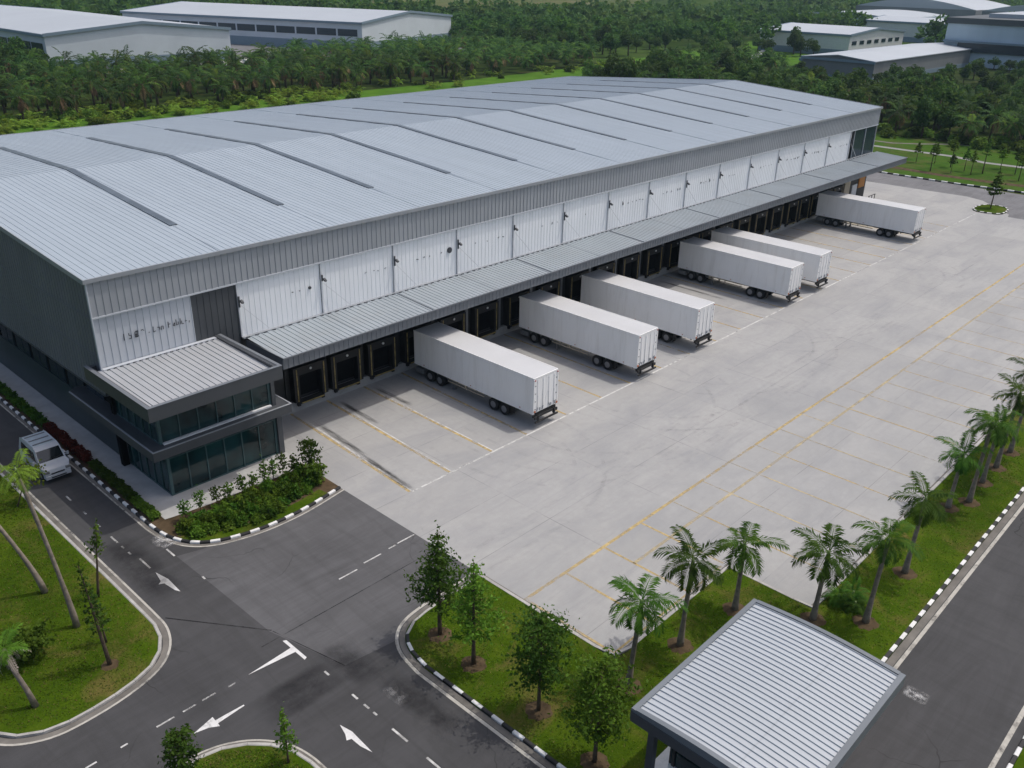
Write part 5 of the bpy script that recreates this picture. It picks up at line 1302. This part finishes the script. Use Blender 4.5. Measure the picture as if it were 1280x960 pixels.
def hedge(name, y0, y1, mat, label, seed, n, x0=-13.05, x1=-12.45, h=.55):
    rs = np.random.default_rng(seed)
    P = np.stack([rs.uniform(x0, x1, n), rs.uniform(y0, y1, n), rs.beta(3, 1.3, n) * h], 1)
    P[:, 2] *= .75 + .35 * np.sin(P[:, 1] * 2.3 + np.sin(P[:, 1])) ** 2
    P -= np.array([(x0 + x1) / 2, (y0 + y1) / 2, 0])
    return tag(link(name, quads_mesh(name, leaf_quads(P, .085, .6, rs), MAT[mat]), None, ((x0 + x1) / 2, (y0 + y1) / 2, .1)), label, "hedge")
hedge("hedge", -16.6, -13.9, 'leaf_light', "bright lime end of the low hedge beside the office corner", 601, 1500, h=.4)
hedge("hedge", -13.8, -8.2, 'shrubleaf', "dark green low hedge between office footpath and road kerb", 602, 3600, h=.55)
hedge("hedge", -7.6, -1.0, 'redleaf', "dark red leaved hedge beside the van along the footpath", 603, 4500, h=.7)
hedge("hedge", -.9, 16, 'shrubleaf', "dark green hedge running along the footpath behind the van to the picture edge", 604, 8000, h=.65)

# --- lawn grass tufts (stuff)
def inside(P, poly):
    x, y = P[:, 0], P[:, 1]; res = np.zeros(len(P), bool); j = len(poly) - 1
    for i in range(len(poly)):
        xi, yi = poly[i]; xj, yj = poly[j]
        c = ((yi > y) != (yj > y)) & (x < (xj - xi) * (y - yi) / (yj - yi + 1e-12) + xi); res ^= c; j = i
    return res
def tufts(name, poly, n, seed, zb=.088, h=.10):
    rs = np.random.default_rng(seed); p = np.array(poly); lo_, hi_ = p.min(0), p.max(0)
    P = rs.uniform(lo_, hi_, (n, 2)); P = P[inside(P, poly)]; k = len(P)
    a = rs.uniform(0, 6.28, k); w = rs.uniform(.015, .035, k); hh = h * rs.uniform(.4, 1.2, k)
    d = np.stack([np.cos(a), np.sin(a)], 1) * w[:, None]; tip = P + rs.normal(size=(k, 2)) * .05
    V = np.stack([np.c_[P - d, np.full(k, zb)], np.c_[P + d, np.full(k, zb)], np.c_[tip, zb + hh]], 1)
    return tag(link(name, quads_mesh(name, V, [MAT['gr1'], MAT['gr2'], MAT['gr3'], MAT['gr4']], rs.integers(0, 4, k))), "short mown grass blades covering the %s" % name.replace('_', ' '), "grass", None, 'stuff')
MAT['gr4'] = M_leaf('grass_blade_dry', (0.10, 0.085, 0.02), (0.18, 0.15, 0.05), .2); MAT['gr1'] = M_leaf("grass_blade", (0.042, 0.09, 0.004), (0.08, 0.14, 0.007), .3); MAT['gr2'] = M_leaf("grass_blade_light", (0.07, 0.12, 0.006), (0.125, 0.17, 0.014), .3); MAT['gr3'] = M_leaf("grass_blade_dark", (0.03, 0.065, 0.008), (0.06, 0.105, 0.012), .3)
tufts("left_grass", [(-17.3, -4), (-17.3, -25.4), (-18.8, -27.6), (-22, -28.1), (-24.4, -27.2), (-25.5, -22), (-25.5, -4)], 22000, 701, h=.07)
tufts("middle_grass", [(-3.3, -33.7), (-8, -33.9), (-9.4, -35.4), (-9.6, -50), (.5, -51.5), (35, -51.4), (35, -47.7), (6.8, -47.7), (6.8, -42.75), (-3.3, -42.75)], 50000, 702, h=.07)
tufts("island_grass", [(-20.3, -34.2), (-19, -34.3), (-17.6, -35.4), (-16.9, -37.5), (-20.7, -37.5)], 5000, 703, h=.07)

# --- background palms and trees
CF = np.array(fw); CR = np.array(rt2); CU = np.array(up2); CP = np.array(CAM)
def px(P):
    d = np.asarray(P, float) - CP; z = d @ CF
    return np.stack([640 + FPX * (d @ CR) / z, 480 - FPX * (d @ CU) / z], -1), z
oil_v = []
for i in range(5):
    V = palm_crown(17, 3.7, 15, 1.0, .14, 800 + i, -.95, 1.35, 1.15)
    oil_v.append(V)
    rs = np.random.default_rng(850 + i)
MAT['oil2'] = M_leaf("oil_palm_leaf_light", (0.06, 0.115, 0.02), (0.13, 0.20, 0.04), 0.4); MAT['oil0'] = M_leaf("oil_palm_leaf_dark", (0.014, 0.042, 0.010), (0.045, 0.095, 0.02), 0.3)
oil_mi = []
for i, V in enumerate(oil_v):
    rs = np.random.default_rng(1800 + i); fid = np.arange(len(V)) // 38; nf = fid.max() + 1
    kind = rs.choice([0, 1, 2], nf, p=[.5, .3, .2]); kind[-5:] = rs.choice([3, 3, 0, 2], 5); oil_mi.append(kind[fid])
OILM = [MAT['oil0'], MAT['oil'], MAT['oil2'], MAT['brownleaf']]
oil_m = [quads_mesh("oil_palm_crown", V, OILM, k) for V, k in zip(oil_v, oil_mi)]
oil_dead = []
for i in range(3):
    oil_dead.append(quads_mesh("dead_fronds", palm_crown(7, 2.9, 9, .7, .13, 880 + i, -1.3, -.5, .6), MAT['brownleaf']))
trunk_m = [MB().tube([(0, 0, 0), (.05, 0, 1.5), (.1, .05, 3.2), (.12, .05, 4.6)], [.30, .24, .22, .24], 7).mesh("oil_palm_trunk", MAT['bark2']) for _ in range(1)]
def crown_leaves(rs, rx, rz_, n, size, lobes=9):
    L = unit(rs.normal(size=(lobes, 3))) * rs.uniform(.25, .75, (lobes, 1)) * np.array([rx, rx, rz_]); L[:, 2] += rz_ * .1
    lr = rs.uniform(.32, .55, lobes) * rx
    idx = rs.integers(0, lobes, n); d = unit(rs.normal(size=(n, 3)) + np.array([0, 0, .25])); r_ = rs.beta(5, 1.3, (n, 1)) * lr[idx][:, None]
    P = L[idx] + d * r_ * np.array([1, 1, .8])
    return leaf_quads(P, size, .7, rs, .75)
MAT['bushlime'] = M_leaf('bush_leaf', (0.06, 0.12, 0.015), (0.13, 0.21, 0.03), 0.3)
bt_m, bt_m2 = [], []
for i in range(6):
    rs = np.random.default_rng(900 + i)
    bt_m.append(quads_mesh("tree_crown", crown_leaves(rs, 3.3, 3.0, 1300, .30, 12), [MAT['wood'], MAT['wood2']], (rs.random(1300) < .2).astype(int)))
bt_m2 = []
lime_m = [quads_mesh("lime_fronds", palm_crown(9, 1.9, 8, .6, .16, 970 + i, .1, 1.3, 1.3), MAT['frond_lime']) for i in range(3)]
for i in range(3):
    rs = np.random.default_rng(950 + i)
    bt_m2.append(quads_mesh("bush_crown", crown_leaves(rs, 1.9, 1.2, 420, .26, 8), MAT['bushlime']))
btrunk = MB().tube([(0, 0, 0), (.1, 0, 2), (.05, .1, 4.2), (.3, .3, 6)], [.26, .2, .16, .07], 7).tube([(.08, 0, 2.6), (.9, .4, 4.2), (1.5, .7, 5.2)], [.12, .08, .03], 6).tube([(.08, 0, 3.0), (-.8, -.3, 4.4), (-1.4, -.6, 5.4)], [.11, .07, .03], 6).mesh("tree_trunk", MAT['bark2'])

def excl(x, y):
    for a, b, c, d in ((68, 135, 194, 350), (132, 253, 206, 356), (326, 388, 96, 142), (243, 338, 50, 80), (258, 304, 75, 88), (436, 484, 94, 144), (326, 434, -12, 66), (555, 645, 124, 204), (515, 625, 56, 116), (466, 550, 134, 200), (695, 885, 322, 400)):
        if a < x < b and c < y < d: return True
    return False
def cover(x, y):
    """kind of growth at a place: p palm, t tree, None bare"""
    if excl(x, y) or ((x - 490) / 190) ** 2 + ((y - 415) / 125) ** 2 < 1 or ((x - 215) / 80) ** 2 + ((y - 560) / 60) ** 2 < 1: return None
    yfront = 131 + (0 if x < 150 else (x - 150) * .09)
    if x < 228:
        if y >= yfront and y < 204 + max(0, x - 130) * .3: return 'p'
        if y >= 204: return 't'
        if x < 150 or y > 96: return None
        return 'pt' if x > 158 and y > -70 else None
    # right side
    if x < 236 and -80 < y < 118: return 'pt'
    if x < 300:
        if y > 150 + (x - 228) * .05: return 't'
        if y < 74: return 't'
        if y < 100 and x < 252: return 'pt'
        return None
    if 140 < y and not (((x - 540) / 150) ** 2 + ((y - 470) / 95) ** 2 < 1): 
        if y > 128 + (x - 300) * .32 + 12: return 't'
        return None if x < 430 else 't'
    if y < 46: return 't'
    if x > 384 and y < 98: return 't'
    if 306 < x < 326 and 108 < y < 142: return 't'
    return None
cand = []
rr = random.Random(77)
x = 4.0
while x < 250:
    y = -78.0
    while y < 300:
        xx, yy = x + rr.uniform(-2.2, 2.2), y + rr.uniform(-2.2, 2.2); c = cover(xx, yy)
        if c: cand.append((xx, yy, c))
        y += 6.0
    x += 6.2
x = 250.0
while x < 1050:
    y = -120.0
    while y < 900:
        st = 9.0 if math.hypot(x, y) < 480 else 14.0
        xx, yy = x + rr.uniform(-4, 4), y + rr.uniform(-4, 4); c = cover(xx, yy)
        if c: cand.append((xx, yy, c))
        y += st
    x += 9.0 if x < 420 else 14.0
# also west part behind the left warehouse
x = 20.0
while x < 250:
    y = 300.0
    while y < 800:
        xx, yy = x + rr.uniform(-4, 4), y + rr.uniform(-4, 4); c = cover(xx, yy)
        if c: cand.append((xx, yy, 't'))
        y += 11
    x += 11
A_ = np.array([(c[0], c[1]) for c in cand])
q, zz = px(np.c_[A_, np.full(len(A_), 5.0)])
vis = (q[:, 0] > -35) & (q[:, 0] < 1315) & (q[:, 1] > -70) & (zz > 0)
# hidden by the warehouse roof: below the roof's back outline in the picture
out = np.interp(q[:, 0], [-50, 0, 425, 708, 860, 922, 1101, 1102, 1320], [175, 169, 125, 97, 96, 102, 133, 400, 400])
vis &= (q[:, 1] < out + 10)
order = np.argsort(zz)
gap = random.Random(9)
palms, trees, rest = [], [], []
for i in order:
    if not vis[i]: continue
    xx, yy, c = cand[i]
    k = c if c in 'pt' and len(c) == 1 else ('p' if rr.random() < .42 else 't')
    if k == 'p' and len(palms) < 285: palms.append((xx, yy))
    elif k == 't' and len(trees) < 270: trees.append((xx, yy))
    else: rest.append((xx, yy, k))
print("palms", len(palms), "trees", len(trees), "rest", len(rest))
po = None
for i, (xx, yy) in enumerate(palms):
    t = bpy.data.objects.new("oil_palm", None); C.objects.link(t); t.location = (xx, yy, 0); t.rotation_euler.z = rr.uniform(0, 6.28)
    s = rr.uniform(.8, 1.12) * (.58 if 200 < xx < 330 and -90 < yy < 80 else 1); t.scale = (s, s, s * rr.uniform(.9, 1.25))
    if xx < 228 and yy > 100: tag(t, "dark feathery oil palm in the grove behind the long warehouse", "palm tree", "oil palms in the grove behind the warehouse")
    else: tag(t, "dark feathery oil palm among the dense trees right of the long warehouse", "palm tree", "oil palms in the wood on the right")
    o = link("trunk", trunk_m[0], t)
    link("crown", oil_m[i % 5], t, (.12, .05, 4.5))
    if i % 3 != 1: link("dead_fronds", oil_dead[i % 3], t, (.12, .05, 4.4))
for i, (xx, yy) in enumerate(trees):
    t = bpy.data.objects.new("broadleaf_tree", None); C.objects.link(t); t.location = (xx, yy, 0); t.rotation_euler.z = rr.uniform(0, 6.28)
    s = rr.uniform(.75, 1.35) * (.58 if 200 < xx < 330 and -90 < yy < 80 else 1); t.scale = (s, s, s * rr.uniform(.85, 1.2))
    if xx < 250 and yy < 120: tag(t, "dense dark green tree in the thick wood right of the long warehouse", "tree", "trees in the thick wood on the right")
    else: tag(t, "dark green tree in the distant wood beyond the meadow", "tree", "trees in the distant wood")
    link("trunk", btrunk, t); link("crown", bt_m[i % 6], t, (0, 0, 4.3 - .7 * (i % 2)))
# the rest reads as one mass: a far wood of coarse leaf clumps
def far_wood(pts, name, label, n_each, size, matl, h0=5.0, rx=4.2, rzz=3.6, terrain=None):
    rs = np.random.default_rng(1234); Vs, mi = [], []
    base = [crown_leaves(np.random.default_rng(60 + i), rx, rzz, n_each, size, 8) for i in range(6)]
    for j, (xx, yy, k) in enumerate(pts):
        s = rs.uniform(.7, 1.35) * (.55 if 200 < xx < 330 and yy < 80 else 1); a = rs.uniform(0, 6.28); B = base[j % 6] * s
        X = B[..., 0] * math.cos(a) - B[..., 1] * math.sin(a) + xx; Y = B[..., 0] * math.sin(a) + B[..., 1] * math.cos(a) + yy
        z0 = h0 * s + (terrain(xx, yy) if terrain else 0)
        Vs.append(np.stack([X, Y, B[..., 2] + z0], -1)); mi.append(np.full(len(B), 1 if rs.random() < .22 else (2 if rs.random() < .2 else 0)))
    return tag(link(name, quads_mesh(name, np.concatenate(Vs), matl, np.concatenate(mi))), label, "woodland", None, 'stuff')
def hills_z(x, y):
    z = 0
    for cx, cy, rx, ry, h, z0 in ((520, 440, 240, 150, 12, 0), (640, 330, 180, 120, 20, -2), (1250, 480, 380, 200, 24, -2), (330, 760, 240, 120, 20, -2)):
        t = math.hypot((x - cx) / rx, (y - cy) / ry)
        if t < 1: z = max(z, z0 + h * (.5 + .5 * math.cos(math.pi * t)))
    r_ = math.hypot(x - 60, y - 20)
    if r_ > 330: z = max(z, 8 * min(1, (r_ - 330) / 700) ** 1.3)
    return z
palm_rest = [p for p in rest if p[2] == "p"]; rest = [p for p in rest if p[2] != "p"]
near_rest = [p for p in rest if math.hypot(p[0] + 30, p[1] + 61) < 460]; far_rest = [p for p in rest if math.hypot(p[0] + 30, p[1] + 61) >= 460]
if palm_rest:
    Vs = []; mi_ = []; rs = np.random.default_rng(4321)
    for j, (xx, yy, k) in enumerate(palm_rest):
        s_ = rs.uniform(.8, 1.15); B = oil_v[j % 5] * s_; a = rs.uniform(0, 6.28)
        Vs.append(np.stack([B[..., 0] * math.cos(a) - B[..., 1] * math.sin(a) + xx, B[..., 0] * math.sin(a) + B[..., 1] * math.cos(a) + yy, B[..., 2] + 4.6 * s_], -1)); mi_.append(oil_mi[j % 5])
    tag(link("palm_grove", quads_mesh("palm_grove", np.concatenate(Vs), OILM, np.concatenate(mi_))), "back rows of the oil palm grove, their crowns merging into one mass", "palm grove", None, 'stuff')
near_rest = [p for p in near_rest if not (236 < p[0] < 330 and p[1] < 70 and random.Random(repr(p)).random() < .5)]
if near_rest: far_wood(near_rest, "woodland", "dark unbroken woodland beyond the meadow and factories", 230, .62, [MAT['wood'], MAT['wood2'], MAT['leaf']], terrain=hills_z)
if far_rest: far_wood(far_rest, "distant_woodland", "hazy distant woodland along the top of the picture", 90, 1.2, [MAT['wood'], MAT['wood2'], MAT['leaf']], 5.5, 6.0, 4.6, hills_z)
# low bright bushes in front of the palms
bs = random.Random(31)
for i in range(298):
    xx = bs.uniform(14, 235) if i % 2 else bs.uniform(14, 110); yy = 124 + bs.uniform(-5, 16) + (0 if xx < 150 else (xx - 150) * .12)
    if xx > 110 and bs.random() < .4: continue
    o = link("lime_bush", (bt_m2 if i % 5 == 0 else lime_m)[i % 3], None, (xx, yy, .5), (0, 0, bs.uniform(0, 6.28))); s = bs.uniform(.6, 1.25); o.scale = (s, s, s * bs.uniform(.8, 1.3))
    tag(o, "bright lime bush at the foot of the palm grove behind the warehouse", "bush", "lime bushes along the palm grove edge")
for i in range(70):
    xx = 157 + bs.uniform(-4, 4); yy = bs.uniform(-40, 34)
    o = link("verge_bush", bt_m2[i % 3], None, (xx, yy, .7), (0, 0, bs.uniform(0, 6.28))); s = bs.uniform(.5, 1.2); o.scale = (s, s, s)
    tag(o, "low green bush along the foot of the thick wood on the right", "bush", "bushes along the foot of the thick wood")
# row of young trees on the far verge
for i, (xx, yy, h) in enumerate([(131.7, -4.7, 3.4), (125.8, -9.3, 5.0), (132, -10.4, 5.2), (130.3, -13.2, 3.8), (128.0, -15.0, 4.0), (130.6, -16, 5.8), (137.2, -16.8, 3.4), (134, -20, 4.4), (133.5, -7.2, 3.2), (127, -12.2, 3.0), (129, -22, 4.5)]):
    small_tree("verge_tree", xx, yy, h, .75, 1000 + i, "spindly young tree in the row on the grass verge past the far road", 6, 240, .16, 'leaf' if i % 2 else 'leaf_light', True, "spindly young trees on the far verge", .5, z=.12)

# parked cars by the far left warehouse, each a few pixels
def tiny_car():
    mb = MB(); mb.hexa([(-.85, -2.1, .3), (.85, -2.1, .3), (.85, 2.1, .3), (-.85, 2.1, .3), (-.82, -2.05, .85), (.82, -2.05, .85), (.82, 2.05, .95), (-.82, 2.05, .95)])
    mb.hexa([(-.78, -1.1, .86), (.78, -1.1, .86), (.78, 1.7, .95), (-.78, 1.7, .95), (-.62, -.4, 1.45), (.62, -.4, 1.45), (.62, 1.2, 1.45), (-.62, 1.2, 1.45)])
    return mb
cm = [tiny_car().mesh("car_body", MAT['white']), tiny_car().mesh("car_body", MAT['steel']), tiny_car().mesh("car_body", MAT['chassis'])]
cg = MB()
for sx in (-1, 1):
    for y in (-1.3, 1.3): cg.tube([(sx * .6, y, .32), (sx * .86, y, .32)], .32, 10)
cw = cg.mesh("car_wheels", MAT['tyre'])
cs = random.Random(3)
for i in range(22):
    t = empty("parked_car", (88 + i * 2.75 + cs.uniform(-.3, .3), 205 + (i % 2) * .4, .02), cs.uniform(-.05, .05), "tiny parked car glimpsed over the palms before the far left warehouse", "car", "cars parked before the far left warehouse")
    link("body", cm[cs.choice([0, 0, 0, 1, 2])], t); link("wheels", cw, t)

# ================================================================== HAZE
hz = bpy.data.materials.new("haze_air"); hz.use_nodes = True
hn = hz.node_tree; hn.nodes.remove(hn.nodes["Principled BSDF"])
pv = hn.nodes.new("ShaderNodeVolumePrincipled")
pv.inputs["Color"].default_value = (0.55, 0.78, 0.95, 1); pv.inputs["Density"].default_value = 0.00013; pv.inputs["Anisotropy"].default_value = 0.25
hn.links.new(pv.outputs[0], hn.nodes["Material Output"].inputs["Volume"])
hm = MB().box(-1720, 1850, -1780, 1800, -3.5, 36).mesh("haze", hz)
tag(link("haze", hm), "thin bluish haze in the air over the whole estate", "haze", None, 'stuff')
